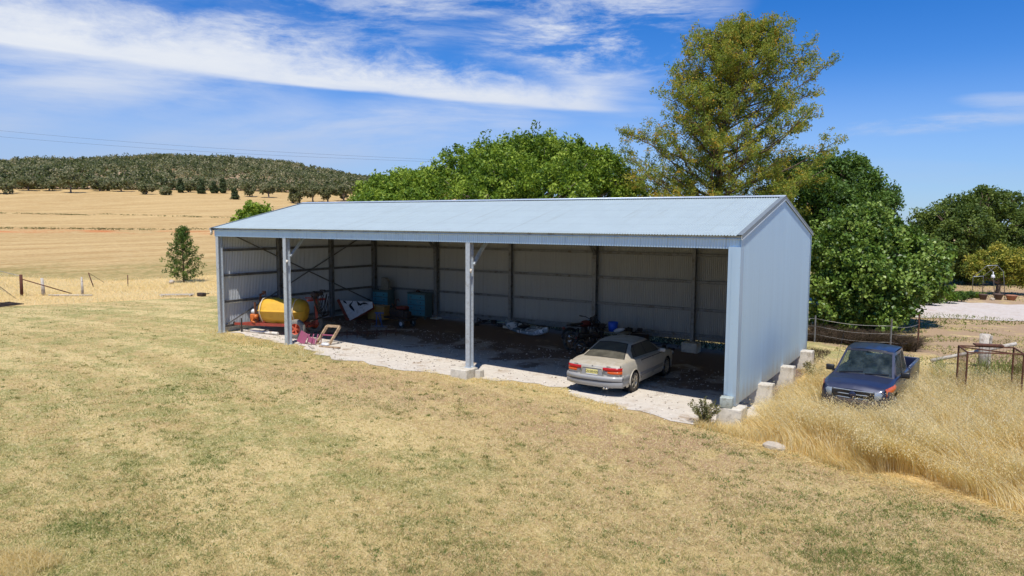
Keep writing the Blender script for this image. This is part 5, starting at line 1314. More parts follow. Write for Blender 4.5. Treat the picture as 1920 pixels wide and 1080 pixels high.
for i, (u, v, r, dp, lab) in enumerate(((1772, 527, 17, 47, 'low round green shrub under the dark trees beyond the road'), (1797, 520, 11, 48, 'small bluish green shrub beside the steel arch'), (1745, 535, 14, 45.5, 'low leafy shrub half hidden by the maple tree'), (1820, 532, 6, 50, 'tiny dark shrub behind the strappy leaved clump'))):
    p = W(u, v, dp); R = r/F_PX*dp; b = ground_at(u, dp)
    tree('garden_shrub', lab, 'shrub', b, [(p[0], p[1], b[2]+R*.9, R, R, R*.8), (p[0]+R*.7, p[1], b[2]+R*.6, R*.7, R*.7, R*.6), (p[0]-R*.8, p[1], b[2]+R*.6, R*.7, R*.7, R*.6)], 90, 36, .13, (LM_green, LM_dark, LM_maple, LM_dark)[i], 'bark', .05, .4, .2, (.1, .7), 'garden shrubs beyond the gravel road', seed=60+i)
for i, (u, dp, h, lab) in enumerate(((1915, 66, 2.2, 'dark hedge like bush at the far right edge'), (1700, 70, 3.2, 'distant dark bush seen through the gap between trees'), (1655, 64, 3.0, 'dark bush behind the maple tree'), (1760, 69, 3.4, 'dark bush below the layered crown'), (1840, 69, 3.2, 'dark bush behind the golden tree'))):
    b = ground_at(u, dp); tree('background_bush', lab, 'bush', b, [(b[0], b[1], b[2]+h*.55, 2.2, 2.2, h*.5), (b[0]+1.8, b[1]+.4, b[2]+h*.4, 1.7, 1.7, h*.4), (b[0]-1.8, b[1]+.2, b[2]+h*.4, 1.7, 1.7, h*.4)], 150, 40, .28, LM_dark, 'bark', .1, .3, .5, (.0, .6), 'dark bushes beyond the garden', seed=80+i)
# young tree on the left
b = (-23.1, 13.46, gz1(-23.1, 13.46)); px = 1/F_PX*57.5
def small_tree():
    rnd = random.Random(4); rr = np.random.default_rng(4); t = thing('young_tree', 'young feathery green tree standing alone in dry grass left of the shed', 'tree', b)
    g = MB(); H = 4.05; g.tube([(0, 0, -.1), (.03, 0, H*.4), (-.02, .02, H*.75), (0, 0, H)], [.07, .05, .03, .012], 7); cs = []
    for i in range(64):
        q = .04+.94*(i/63); z = H*q; R = 1.55*(1-q)**.75*min(1, .66+q*1.3)*rnd.uniform(.75, 1.15)+.10; th = i*2.4
        e = Vector((R*math.cos(th), R*math.sin(th), z+R*.25)); g.tube([(0, 0, z-.1), e*.5+Vector((0, 0, z*.5)), e], [.022, .014, .005], 5)
        for s_ in (.45, .7, .95):
            w = Vector((0, 0, z)).lerp(e, s_); cs.append((w.x+rnd.uniform(-.08, .08), w.y+rnd.uniform(-.08, .08), w.z))
    g.build('trunk', M['bark'], t); c = np.array(cs)
    v, f, ti = leaves(c, np.full(len(c), .22), 26, .17, np.clip(.2+.6*rr.random(len(c)), 0, 1), seed=6, aspect=.35); fastmesh('crown', v, f, LM_young, ti, parent=t)
small_tree()

# ------------------------------------------------------------------ hill and its scrub
RIDGE = [(-400, 345), (-200, 330), (-60, 322), (0, 316), (60, 309), (140, 304), (200, 301), (300, 297), (400, 299), (470, 302), (540, 313), (600, 326), (660, 338), (720, 347), (800, 357), (950, 368), (1100, 380), (1300, 392), (1500, 402)]
def az_of(u): d = ray(u, 400); return math.atan2(d[0], d[1])
RA_ = np.array([az_of(u) for u, _ in RIDGE]); RE_ = np.array([angles(ray(u, v+7))[1] for u, v in RIDGE])
D1, D2 = 352.0, 640.0
def hill_z(X, Y):
    dx, dy = X-CAM[0], Y-CAM[1]; d = np.hypot(dx, dy); a = np.arctan2(dx, dy)
    top = np.tan(np.interp(a, RA_, RE_))*D2+CAM[2]
    base = gz(X, Y)
    q = np.clip((d-D1)/(D2-D1), 0, 1); w = q**.85*(1-.0*q); w = np.where(q < 1, w*w*(3-2*w)*.5+w*.5, 1)
    fall = np.clip((d-D2)/500, 0, 1)
    bump = (np.sin(X*.045+1.3*np.sin(Y*.02))*1.6+np.sin(Y*.06+X*.021)*1.4+np.sin(X*.013-Y*.017)*2.2)*np.sin(PI*np.clip(q, 0, 1))
    return base*(1-w)+(top+bump)*w-fall*fall*90-.6*(q <= 0)
def hill():
    dd = np.concatenate([np.linspace(D1-20, D2+40, 110), np.linspace(D2+50, D2+500, 30)]); aa = np.linspace(RA_[0], RA_[-1], 200)
    Dg, Ag = np.meshgrid(dd, aa, indexing='ij'); X = CAM[0]+Dg*np.sin(Ag); Y = CAM[1]+Dg*np.cos(Ag); Z = hill_z(X, Y)
    n, k = len(dd), len(aa); idx = np.arange(n*k).reshape(n, k)
    f = np.stack([idx[:-1, :-1].ravel(), idx[1:, :-1].ravel(), idx[1:, 1:].ravel(), idx[:-1, 1:].ravel()], 1)[:, ::-1]
    m, t, bs, o = base_mat('hill_soil'); P = t.new('ShaderNodeNewGeometry').outputs['Position']
    n1 = t.noise(P, .03, 6, .65); n2 = t.noise(P, .25, 5, .7)
    c = t.mix(t.ss(n1, .4, .62), lin((134, 112, 80)), lin((176, 150, 124))); c = t.mix(t.ss(n2, .5, .7), c, lin((108, 98, 62))); c = t.mix(t.ss(n2, .68, .8), c, lin((190, 176, 160)))
    t.put(bs.inputs['Base Color'], c); bs.inputs['Roughness'].default_value = 1; bs.inputs['Specular IOR Level'].default_value = .1
    tag(fastmesh('hill', np.stack([X.ravel(), Y.ravel(), Z.ravel()], 1), f, m, smooth=True), kind='structure')
    # scrub
    r = np.random.default_rng(5); N = 11000; q = r.random(N)**1.1; d = D1-3+(D2+25-D1)*q; a = r.uniform(az_of(-60), az_of(830), N)
    X = CAM[0]+d*np.sin(a); Y = CAM[1]+d*np.cos(a)
    open_ = np.sin(X*.021+2*np.sin(Y*.013))+np.sin(Y*.05-X*.03)*.6+np.sin(X*.11+Y*.07)*.4
    keep = (open_ < .35) | (r.random(N) < .22) | (q < .06); X, Y, q = X[keep], Y[keep], q[keep]; N = len(X); Z = hill_z(X, Y)
    h = r.uniform(2.4, 5.2, N)*(1-.1*q); w = h*r.uniform(.38, .62, N); tall = r.random(N) < .10; w = np.where(tall, h*.22, w); h = np.where(tall, h*1.12, h)
    c = np.stack([X, Y, Z+h*.60], 1); rad = np.stack([w, w, h*.42], 1)
    per = 34; tint = np.where(tall, .02, np.clip(.5+.5*np.sin(r.random(N)*PI-PI/2)*1.0+.12*np.sin(X*.03+Y*.02), .02, 1))
    v, f, ti = leaves(c, rad, per, .95, tint, aspect=.8, jit=.12, seed=9)
    o = fastmesh('hill_scrub', v, f, LM_gum, ti); tag(o, 'dense grey green bush covering the long low hill', 'bushland', kind='stuff')
hill()
def far_tree(u, v_base, h_px, w_px, label, kind='gum', seed=1):
    dp_az = az_of(u); d0 = np.linspace(150, 420, 541); X = CAM[0]+d0*math.sin(dp_az); Y = CAM[1]+d0*math.cos(dp_az); Z = gz(X, Y)
    fwd = (X-CAM[0])*_fw[0]+(Y-CAM[1])*_fw[1]+(Z-CAM[2])*_fw[2]; upc = (X-CAM[0])*U2[0]+(Y-CAM[1])*U2[1]+(Z-CAM[2])*U2[2]
    row = 540-F_PX*upc/fwd; i = int(np.argmin(np.abs(row-v_base))); b = (float(X[i]), float(Y[i]), float(Z[i])); s = fwd[i]/F_PX; H, Wd = h_px*s, w_px*s/2
    rnd = random.Random(seed)
    if kind == 'gum':
        lobes = [(b[0]+rnd.uniform(-.6, .6)*Wd, b[1]+rnd.uniform(-.6, .6)*Wd, b[2]+H*rnd.uniform(.32 if seed % 3 else .5, .80), Wd*rnd.uniform(.4, .6), Wd*.5, H*.24) for _ in range(6)]
        return tree('paddock_tree', label, 'tree', b, lobes, 120, 22, .75, LM_gum, 'barkgrey', .3, .45, .8, (.2, .9), 'trees at the foot of the hill', seed=seed, shell_=.3)
    lobes = [(b[0], b[1], b[2]+H*q, Wd*(1.1-q*.8), Wd*(1.1-q*.8), H*.2) for q in (.25, .45, .65, .82)]
    return tree('cypress_pine', label, 'tree', b, lobes, 110, 22, .7, LM_cyp, 'bark', .25, .2, .6, (.0, .8), 'trees at the foot of the hill', seed=seed, shell_=.3)
for i, a in enumerate(((14, 364, 34, 52, 'spreading gum tree at the far left edge of the paddock'), (136, 363, 42, 42, 'round gum tree second from the left at the foot of the hill'), (276, 366, 26, 26, 'pale gum tree just left of the lone cypress'), (311, 367, 16, 22, 'smallest bushy gum tree at the foot of the hill'),
                       (340, 362, 28, 14, 'tall dark cypress pine right of the smallest bush', 'c'), (379, 364, 26, 16, 'dark cypress pine left of the middle group', 'c'), (403, 363, 22, 15, 'dark cypress pine in the middle group', 'c'), (420, 363, 27, 13, 'narrow cypress pine right of the middle group', 'c'), (441, 375, 22, 15, 'dark cypress pine standing alone forward in the stubble', 'c'),
                       (470, 369, 26, 26, 'gum tree behind the lone forward cypress'), (505, 371, 26, 28, 'gum tree left of the bare trunked group'), (548, 381, 34, 36, 'bare trunked gum tree left of its pair above the roof'), (562, 381, 36, 40, 'bare trunked gum tree leaning above the roof edge'), (588, 379, 32, 34, 'gum tree in the middle above the roof edge'), (615, 378, 32, 34, 'gum tree nearest the green tree above the roof'), (645, 376, 30, 34, 'gum tree partly hidden by the green tree'),
                       (55, 358, 24, 40, 'low gum tree on the paddock edge near the left'), (95, 358, 24, 34, 'gum tree on the paddock edge between two larger trees'), (190, 359, 24, 40, 'gum tree on the paddock edge left of the pale opening'), (230, 360, 24, 34, 'dark gum tree at the pale opening'), (355, 361, 22, 22, 'gum tree tucked behind the cypress pines'))):
    far_tree(a[0], a[1], a[2], a[3], a[4], 'cyp' if len(a) > 5 else 'gum', 200+i)
# scrub along the contour banks of the paddock
def on_ground(u, v):
    d = ray(u, v); s = np.linspace(8, 900, 6000); P = CAM+s[:, None]*d; k = np.argmax(P[:, 2] < gz(P[:, 0], P[:, 1])); return P[k]
def bank(pts_px, n, h, seed, label):
    r = np.random.default_rng(seed); A = [on_ground(*p) for p in pts_px]; C = []
    for _ in range(n):
        i = r.integers(0, len(A)-1); q = r.random(); p = A[i]*(1-q)+A[i+1]*q+r.normal(size=3)*np.array([.8, .8, 0]); p[2] = gz1(p[0], p[1])+h*.3; C.append(p)
    C = np.array(C); v, f, ti = leaves(C, np.stack([np.full(n, h*3.2)]*2+[np.full(n, h*.5)], 1)*r.uniform(.3, 1.4, (n, 1)), 16, h*.7, r.random(n)*.9, seed=seed, jit=.3)
    tag(fastmesh('bank_scrub', v, f, LM_weed, ti), label, 'scrub', kind='stuff')
bank([(-40, 400), (100, 402), (165, 404)], 60, .4, 1, 'thin dark scrub along the upper contour bank')
bank([(185, 402), (300, 405), (420, 408), (520, 410)], 60, .4, 3, 'thin dark scrub along the upper contour bank near the shed')
bank([(-40, 428), (120, 429), (260, 431), (390, 430)], 90, .38, 2, 'thin dark scrub along the lower orange contour bank')
# ------------------------------------------------------------------ grasses
def gmat(name, cols, trans=.3):
    return leaf_mat(name, cols, trans, .75)
GM_dry = gmat('dry_grass', [(214, 178, 108), (243, 215, 150), (250, 232, 184), (253, 243, 212)], .54)
GM_lawn = gmat('lawn_grass', [(96, 110, 48), (134, 138, 74), (190, 168, 110), (222, 203, 146)], .25)
def blades(x, y, h, w, lean, tint, seg=3, seed=1, droop=.5, lift=0.0):
    """tapered bent blades: N arrays; lean (N,2) horizontal travel of the tip"""
    n = len(x); z = gz(x, y)+lift; r = np.random.default_rng(seed); th = r.uniform(0, 2*PI, n); sx, sy = np.cos(th)*w/2, np.sin(th)*w/2
    V = []; 
    for i in range(seg+1):
        q = i/seg; k = q**1.7; ww = (1-q)**.7 if i < seg else 0.12
        cx_, cy_ = x+lean[:, 0]*k, y+lean[:, 1]*k; cz_ = z+h*(q-droop*.35*q**3)
        V.append(np.stack([cx_-sx*ww, cy_-sy*ww, cz_], 1)); V.append(np.stack([cx_+sx*ww, cy_+sy*ww, cz_], 1))
    V = np.stack(V, 1); m = (seg+1)*2; v = V.reshape(-1, 3); b = np.arange(n)[:, None]*m; f = []
    for i in range(seg): f.append(np.stack([b[:, 0]+2*i, b[:, 0]+2*i+1, b[:, 0]+2*i+3, b[:, 0]+2*i+2], 1))
    f = np.concatenate(f); t = np.repeat(tint, m); return v, f, t, V[:, -1]
def pts_in(n, x0, x1, y0, y1, seed, cond):
    r = np.random.default_rng(seed); x = r.uniform(x0, x1, n); y = r.uniform(y0, y1, n); k = cond(x, y); return x[k], y[k]
def wav(x, y, s, ph=0): return .5+.5*np.sin(x*s+1.7*np.sin(y*s*.8+ph)+ph)*np.cos(y*s*1.1-ph+.6*np.sin(x*s*1.3))
def tallgrass():
    P = []; r = np.random.default_rng(3)
    def inside_ute(x, y):
        lx = (x-23.56)*math.cos(.078)-(y-1.42)*math.sin(.078)*-1; 
        c, s = math.cos(-.0778), math.sin(-.0778); dx, dy = x-23.47, y-1.66; lx = dx*c+dy*s; ly = -dx*s+dy*c
        return (np.abs(lx) < .86) & (ly > -.02) & (ly < 5.05)
    def cond(x, y):
        e = side_dist(x, y, RE)+(wav(x, y, 1.9, 2)-.5)*.7
        foot = (x > 20.5) & (x < 21.42) & (((y > 2.1) & (y < 2.6)) | ((y > 4.95) & (y < 5.45)) | ((y > 8.05) & (y < 8.65)))
        return (e > .05) & ~inside_ute(x, y) & ~foot & (x > 21.06)
    x, y = pts_in(120000, 21, 34, -6, 9.5, 4, cond)
    # thinner towards the back, thinner where green weeds stand
    k = r.random(len(x)) < np.clip(1.15-.085*np.clip(y, 0, 20), .25, 1); x, y = x[k], y[k]; n = len(x)
    near = np.clip((x-21.1)/1.9, 0, 1); edge = np.clip(.30+side_dist(x, y, RE)/1.5+(wav(x, y, 3.1, 4)-.5)*.3, .25, 1)
    hh = (.46+.56*near)*(.82+.30*wav(x, y, .9, 1))*edge*r.uniform(.62, 1.18, n); hh *= np.clip(1.1-.04*np.clip(y, 0, 30), .55, 1.1)
    front = np.exp(-((x-23.3)/1.0)**2-((y-1.2)/.9)**2); cell = np.sin(x*5.1+2*np.sin(y*3.7))*np.sin(y*4.6+2*np.sin(x*4.1)); hh *= (1+.16*cell)*(1-.06*front)
    ld = np.stack([-.12-.48*wav(x, y, 1.1, 5)+.35*np.sin(x*2.9+y*4.3), -.28+.8*(wav(x, y, 1.2, 2)-.5)+.3*np.sin(y*3.3-x*2.2)], 1)*(hh[:, None])+r.normal(size=(n, 2))*.17*hh[:, None]
    tint = np.clip(.34+.36*wav(x, y, 1.3, 3)+r.normal(size=n)*.26, 0, 1)
    v, f, t, tip = blades(x, y, hh, r.uniform(.008, .020, n), ld, tint, 3, 7); P.append((v, f, t))
    # stalks lying flat along the edge and trodden patches
    lx, ly = pts_in(60000, 20.9, 34, -7, 2.5, 14, lambda a, b_: (np.abs(side_dist(a, b_, RE)-.05) < .55*(.3+wav(a, b_, 2.3, 6))) & (a > 21.2))
    m = len(lx); lh = r.uniform(.03, .14, m); la = r.normal(size=(m, 2))*.22+np.array([-.12, -.08]); v2, f2, t2, _ = blades(lx, ly, lh, r.uniform(.008, .016, m), la, np.clip(.45+r.normal(size=m)*.25, 0, 1), 2, 8, droop=1.4); f2 = f2[:, :]; P.append((v2, f2, t2))
    # drooping seed heads
    k = np.where((hh > .6) & (r.random(n) < .42))[0]; tp = tip[k]; dirn = ld[k]/np.maximum(1e-3, np.linalg.norm(ld[k], axis=1))[:, None]
    for j in range(4):
        m = len(k); off = np.stack([dirn[:, 0]*(.02+.03*j), dirn[:, 1]*(.02+.03*j), .0-.012*j*j*np.ones(m)], 1)+r.normal(size=(m, 3))*.018
        c = tp+off; a = np.stack([dirn[:, 0]*.4, dirn[:, 1]*.4, -.9*np.ones(m)], 1)+r.normal(size=(m, 3))*.25; a /= np.linalg.norm(a, axis=1)[:, None]; L_ = r.uniform(.025, .045, (m, 1)); s = np.cross(a, r.normal(size=(m, 3))); s /= np.linalg.norm(s, axis=1)[:, None]
        vv = np.stack([c-a*L_*.5, c+s*.008, c+a*L_*.5, c-s*.008], 1).reshape(-1, 3); P.append((vv, np.arange(m*4).reshape(m, 4), np.repeat(np.clip(.62+.2*r.normal(size=m), .2, 1), 4)))
    v, f, t = join(P); print('tall grass faces', len(f)); tag(fastmesh('long_grass', v, f, GM_dry, t), 'waist high pale gold dry oat grass around the pickup truck', 'grass', kind='stuff')
tallgrass()
def strip(name, n, box, cond, h, label, seed, tint0=.45, w=(.02, .04), lean=.25, mt=None, sd=.18, seg=2):
    r = np.random.default_rng(seed); x, y = pts_in(n, *box, seed+1, cond); n = len(x)
    hh = r.uniform(h[0], h[1], n)*(.7+.5*wav(x, y, .8, seed)); ld = r.normal(size=(n, 2))*lean*hh[:, None]
    v, f, t, _ = blades(x, y, hh, r.uniform(*w, n), ld, np.clip(tint0+.25*(wav(x, y, .5, 1)-.5)+r.normal(size=n)*sd, 0, 1), seg, seed)
    print(name, len(f)); return tag(fastmesh(name, v, f, mt or GM_dry, t), label, 'grass', kind='stuff')
# unmown strip on the left of the lawn
def c_left(x, y):
    d = side_dist(x, y, LE)+(wav(x, y, .8, 3)-.5)*.9; return (d > .1) & (d < 16) & (np.random.default_rng(1).random(len(x)) < np.where(d < 6, 1, np.clip(1.3-(d-6)/14, .2, 1)))
strip('dry_grass', 120000, (-60, -12, -16, 24), c_left, (.10, .32), 'ankle to knee high pale dry grass along the left edge of the mown lawn', 11, .58, (.012, .026), .9, sd=.14)
# fringe in front of the shed posts and along the slab
def near_line(line, wdt, ph): 
    def c(x, y):
        d = np.abs(side_dist(x, y, line)); return d < wdt*(.25+.9*wav(x, y, 1.8, ph))
    return c
strip('dry_grass', 8000, (-.9, 7.5, -1.6, .8), near_line([(-.6, .0), (2.5, -.55), (4.1, -.45), (6.2, -.75)], .62, 1), (.05, .20), 'tufty golden dry grass at the feet of the first two shed posts', 13, .50, (.008, .016), .7, sd=.28)
strip('dry_grass', 9000, (13.0, 18.6, -1.2, .9), near_line([(13.1, -.1), (15.0, .10), (16.4, -.25), (17.9, -.78)], .40, 2), (.03, .10), 'short golden grass fringe along the slab edge behind the sedan', 15, .50, (.010, .018), .8, sd=.25)
strip('dry_grass', 2200, (10.5, 13.6, -1.1, .3), near_line([(11.2, -.35), (12.2, -.55), (13.3, -.45)], .22, 4), (.04, .11), 'small golden tufts around the middle post footing', 16, .40, (.010, .018), .6)
strip('dry_grass', 5200, (20.2, 22.2, -1.9, -.2), near_line([(20.3, -.75), (21.0, -.75), (21.7, -1.1)], .35, 6), (.08, .28), 'tufty dry grass around the concrete footing at the shed corner', 17, .5, (.010, .016), .4)
strip('dry_grass', 5000, (9.2, 21.4, 9.7, 12.5), lambda x, y: np.ones(len(x), bool), (.1, .3), 'dim grass behind the back wall of the shed', 18, .2, (.02, .03), .8, leaf_mat('shade_darkened_grass', [(70, 58, 40), (110, 92, 62)], .05, .9))  # blade colours darkened to carry the shade behind the shed
def c_bl(x, y): return side_dist(x, y, [(15.6, -16.0), (16.9, -15.2), (17.2, -13.2), (16.2, -10)]) > .0
def bottom_left():
    c = on_ground(10, 1072); d = on_ground(120, 1079)
    cond = lambda x, y: (np.hypot(x-c[0], (y-c[1])) < .62*(.45+.8*wav(x, y, 4, 1))*(.8+.4*np.random.default_rng(2).random(len(x))))
    strip('dry_grass', 22000, (c[0]-1.6, c[0]+1.2, c[1]-1.4, c[1]+1.2), cond, (.10, .30), 'golden dry grass clump at the near left corner of the lawn', 19, .40, (.005, .009), .6, sd=.2, seg=3)
bottom_left()
# lawn: short blades, denser near the camera
def lawn():
    r = np.random.default_rng(21); n = 330000; u = r.uniform(-60, 1980, n); vv = 520+(1110-520)*r.random(n)**.85
    d = _fw[None]+R2[None]*((u-960)/F_PX)[:, None]-U2[None]*((vv-540)/F_PX)[:, None]; s = (-.35-CAM[2])/d[:, 2]; x = CAM[0]+d[:, 0]*s; y = CAM[1]+d[:, 1]*s
    s = (gz(x, y)-CAM[2])/d[:, 2]; x = CAM[0]+d[:, 0]*s; y = CAM[1]+d[:, 1]*s
    fl = side_dist(x, y, [(21.2, 14), (21.2, -.7)]+RE[2:]); west = side_dist(x, y, LE)
    front = np.interp(x, [0, 6, 8.9, 10.5, 12, 13.5, 14.9, 15.7, 16.6, 17.4, 19, 20.2, 21.3], [.2, -.5, -.7, -.7, -.4, -.1, .2, .3, -.4, -.65, -.8, -1.0, -.6]); k = (west < .2) & ((y < front) | (x < -.1)) & ~((x > 21.1) & (fl > .1)) & (s < 75)
    x, y, s = x[k], y[k], s[k]; n = len(x)
    wv = wav(x, y, 1.1, 1)*.5+wav(x, y, 3.7, 2)*.3+wav(x, y, .35, 4)*.5; green = (wv+r.normal(size=n)*.16) > .98
    hh = np.where(green, r.uniform(.03, .07, n), r.uniform(.02, .055, n)); ww = np.clip(s*.00085, .008, .034)*r.uniform(.7, 1.3, n)
    tint = np.clip(np.where(green, .05, .78)+r.normal(size=n)*.2, 0, 1); ld = r.normal(size=(n, 2))*hh[:, None]*.9
    v, f, t, _ = blades(x, y, hh, ww, ld, tint, 1, 22); tag(fastmesh('lawn_grass', v, f, GM_lawn, t), 'short mown half dry grass of the lawn in front of the shed', 'grass', kind='stuff')
    # separate tufts that stand out of the mown sward, greener and coarser, and dead brown ones
    q = 5200; tu = r.uniform(-40, 1960, q); tv = 600+(1095-600)*r.random(q)**.8; dd = _fw[None]+R2[None]*((tu-960)/F_PX)[:, None]-U2[None]*((tv-540)/F_PX)[:, None]; ts = (-.3-CAM[2])/dd[:, 2]; tx = CAM[0]+dd[:, 0]*ts; ty = CAM[1]+dd[:, 1]*ts
    ts = (gz(tx, ty)-CAM[2])/dd[:, 2]; tx = CAM[0]+dd[:, 0]*ts; ty = CAM[1]+dd[:, 1]*ts; pw = wav(tx, ty, .8, 7)*.6+wav(tx, ty, 2.3, 1)*.4
    kk = (side_dist(tx, ty, LE) < 0) & (ty < np.interp(tx, [0, 6, 8.9, 12, 14.9, 17.4, 20.2, 21.3], [-.2, -.9, -1.0, -.9, -.2, -1.0, -1.3, -1.6])) & (side_dist(tx, ty, [(21.2, 14), (21.2, -.7)]+RE[2:]) < .0) & (r.random(q) < .15+1.1*pw**2); tx, ty, ts = tx[kk], ty[kk], ts[kk]; q = len(tx)
    per = 26; rad = np.repeat(r.uniform(.03, .13, q), per); gx, gy = np.repeat(tx, per)+r.normal(size=q*per)*rad, np.repeat(ty, per)+r.normal(size=q*per)*rad*.8; sc = np.repeat(ts, per)
    gh = r.uniform(.025, .075, q*per); tt2 = np.clip(np.repeat(np.where(r.random(q) < .72, .12, .42), per)+r.normal(size=q*per)*.12, 0, 1)
    v, f, t, _ = blades(gx, gy, gh, np.clip(sc*.0006, .006, .02), r.normal(size=(q*per, 2))*gh[:, None]*.8, tt2, 1, 41); tag(fastmesh('grass_tufts', v, f, leaf_mat('tuft_grass', [(72, 96, 34), (112, 124, 54), (140, 116, 74), (190, 168, 110)], .25, .7), t), 'coarse green and brown tufts standing in the mown lawn', 'grass', kind='stuff')
    # green patches of creeping weed near the right foreground
    C = []
    for (u_, v_, w_, m) in ((1790, 965, .55, 60), (1850, 975, .3, 30), (1365, 905, .35, 26), (1520, 930, .5, 24), (1280, 812, .25, 14), (1320, 822, .25, 12), (1540, 990, .5, 22), (400, 930, .8, 30), (1380, 990, .6, 24), (1710, 1010, .7, 36), (1150, 920, .5, 18), (870, 985, .6, 18), (1640, 1050, .6, 26), (200, 1000, .9, 40), (330, 1035, .7, 30), (1920, 940, .4, 18), (1600, 945, .5, 18), (660, 1050, .8, 24), (1300, 1060, .7, 20), (1100, 1000, .6, 16), (500, 640, 1.6, 60), (560, 670, 1.2, 40)):
        p = on_ground(u_, v_)
        for _ in range(m): C.append((p[0]+r.normal()*w_*.75, p[1]+r.normal()*w_*.5, 0))
    C = np.array(C); C[:, 2] = gz(C[:, 0], C[:, 1])+.02; n = len(C)
    v, f, t = leaves(C, np.stack([np.full(n, .09)]*2+[np.full(n, .02)], 1), 9, .034, np.clip(.45+r.normal(size=n)*.25, 0, 1), seed=23); tag(fastmesh('creeping_weeds', v, f, leaf_mat('weed_green', [(84, 104, 50), (112, 128, 66), (150, 154, 92)], .3, .6), t), 'small green weed patches scattered over the dry lawn', 'weeds', kind='stuff')
lawn()
# weeds beyond the truck and behind the shed on the right
def c_right(x, y): return (x > 21.4) & (side_dist(x, y, RE) > .3) & (wav(x, y, .9, 2) > .40)
strip('grass_weeds', 30000, (21.4, 42, 7.5, 24), c_right, (.03, .13), 'green and straw coloured weeds between the truck and the gravel road', 25, .35, (.02, .05), .9, GM_lawn, .3)
strip('dead_brush', 9000, (19.8, 24.2, 14.6, 17.2), lambda x, y: wav(x, y, 1.4, 3) > .2, (.15, .55), 'dark dead brush and leaf litter under the maple tree', 35, .3, (.02, .05), .9, leaf_mat('leaf_litter', [(50, 40, 30), (92, 72, 50)], .05, .9))
strip('grass_weeds', 9000, (24.4, 31, 3.2, 12.5), lambda x, y: (wav(x, y, 1.1, 5) > .52) & (x > 24.9), (.35, .75), 'green thistle patch between the truck and the rusty cage', 27, .12, (.02, .04), .4, GM_lawn, .14)
strip('grass_weeds', 9000, (21, 60, 24, 30), lambda x, y: wav(x, y, .5, 5) > .5, (.05, .14), 'low green grass on the near verge of the gravel road', 29, .2, (.03, .07), .4, GM_lawn, .2)
strip('grass_weeds', 9000, (21, 60, 40, 60), lambda x, y: wav(x, y, .5, 3) > .4, (.05, .16), 'thin dry grass in the garden beyond the road', 31, .55, (.04, .08), .4, GM_lawn, .2)

# single weed bush by the corner footing
def weed(loc, h, R, n, label, seed, mt=LM_weed, name='weed_bush', cat='weed'):
    rnd = random.Random(seed); rr = np.random.default_rng(seed); t = thing(name, label, cat, loc); g = MB(); c = []
    for i in range(n):
        th = rnd.uniform(0, 2*PI); q = rnd.uniform(.25, 1); e = Vector((R*q*math.cos(th), R*q*math.sin(th), h*rnd.uniform(.6, 1.05)*(1-.25*q))); pts = [Vector((0, 0, 0)), e*.5+Vector((0, 0, .05)), e]
        g.tube(pts, [.010, .007, .003], 4, cap=False)
        for a in np.linspace(.25, 1, 9): p = (pts[0].lerp(pts[1], a*2) if a < .5 else pts[1].lerp(pts[2], a*2-1)); c.append(tuple(p))
    g.build('stem', M['bark'], t); c = np.array(c); v, f, ti = leaves(c, np.full(len(c), .045), 7, .05, np.clip(rr.random(len(c)), 0, 1), seed=seed); fastmesh('foliage', v, f, mt, ti, parent=t); return t
weed((20.38, -.62, gz1(20.4, -.6)), .72, .42, 26, 'wiry grey green weed bush in front of the shed corner footing', 3)
weed((21.75, 6.6, gz1(21.7, 6.6)), .55, .35, 22, 'small green weed beside the rear gable footing', 5)
weed((21.45, 7.4, gz1(21.7, 7.4)), .5, .25, 14, 'thin weed under the back corner of the gable wall', 6)

# ------------------------------------------------------------------ fences and yard gear, right
def on(u, v): p = on_ground(u, v); return float(p[0]), float(p[1]), gz1(p[0], p[1])
ft = thing('wire_fence', 'sagging wire fence with thin steel posts behind the shed and truck', 'fence', (20.6, 14.4, gz1(20.6, 14.4)))
o_ = Vector(ft.location); posts = [(15.5, 13.6, 1.1, 'galv'), (20.4, 14.5, 1.15, 'galv_dark'), (23.3, 14.3, 1.3, 'galv_dark'), (24.2, 15.6, 1.45, 'rust')]
for x, y, h, mt in posts:
    g = MB(); g.bar((x, y, gz1(x, y)-.1), (x, y, gz1(x, y)+h), .045); p = g.build('post', M[mt], ft); p.location = -o_
for zz in (.35, .7, 1.02):
    g = MB()
    for (xa, ya, *_), (xb, yb, *_) in zip(posts, posts[1:]): 
        g.tube([(xa+(xb-xa)*q, ya+(yb-ya)*q, gz1(xa+(xb-xa)*q, 14)+zz-.10*math.sin(PI*q)) for q in np.linspace(0, 1, 7)], .006 if zz < 1 else .011, 4)
    p = g.build('wire', M['wire'], ft); p.location = -o_
def mesh_panel(g, a, b2, z0, z1, nx, nz, r=.004):
    a, b2 = Vector(a), Vector(b2)
    for i in range(nx+1): p = a.lerp(b2, i/nx); g.bar((p.x, p.y, z0), (p.x, p.y, z1), r)
    for k in range(nz+1): z = z0+(z1-z0)*k/nz; g.bar((a.x, a.y, z), (b2.x, b2.y, z), r)
ca = thing('rusty_cage', 'rusty steel framed mesh cage standing in the long grass at the right edge', 'cage', (25.66, 7.22, gz1(25.7, 7.2)))
zc = 1.5; C4 = [(0, 0), (.23, -1.23), (1.58, -.61), (1.39, .51)]
for i, (x, y) in enumerate(C4):
    g = MB(); g.bar((x, y, 0), (x, y, zc), .035); g.build('post', M['rust'], ca)
for i in range(4):
    a, b2 = C4[i], C4[(i+1) % 4]; g = MB(); g.bar((*a, zc), (*b2, zc), .035); g.build('rail', M['rust'], ca)
    if i != 1:
        g = MB(); mesh_panel(g, (*a, 0), (*b2, 0), .05, zc-.02, 16, 5); g.build('mesh_panel', M['rust'], ca)
g = MB(); g.bar((0, 0, zc-.03), (1.58, -.61, zc-.03), .035); g.build('rail', M['rust'], ca)
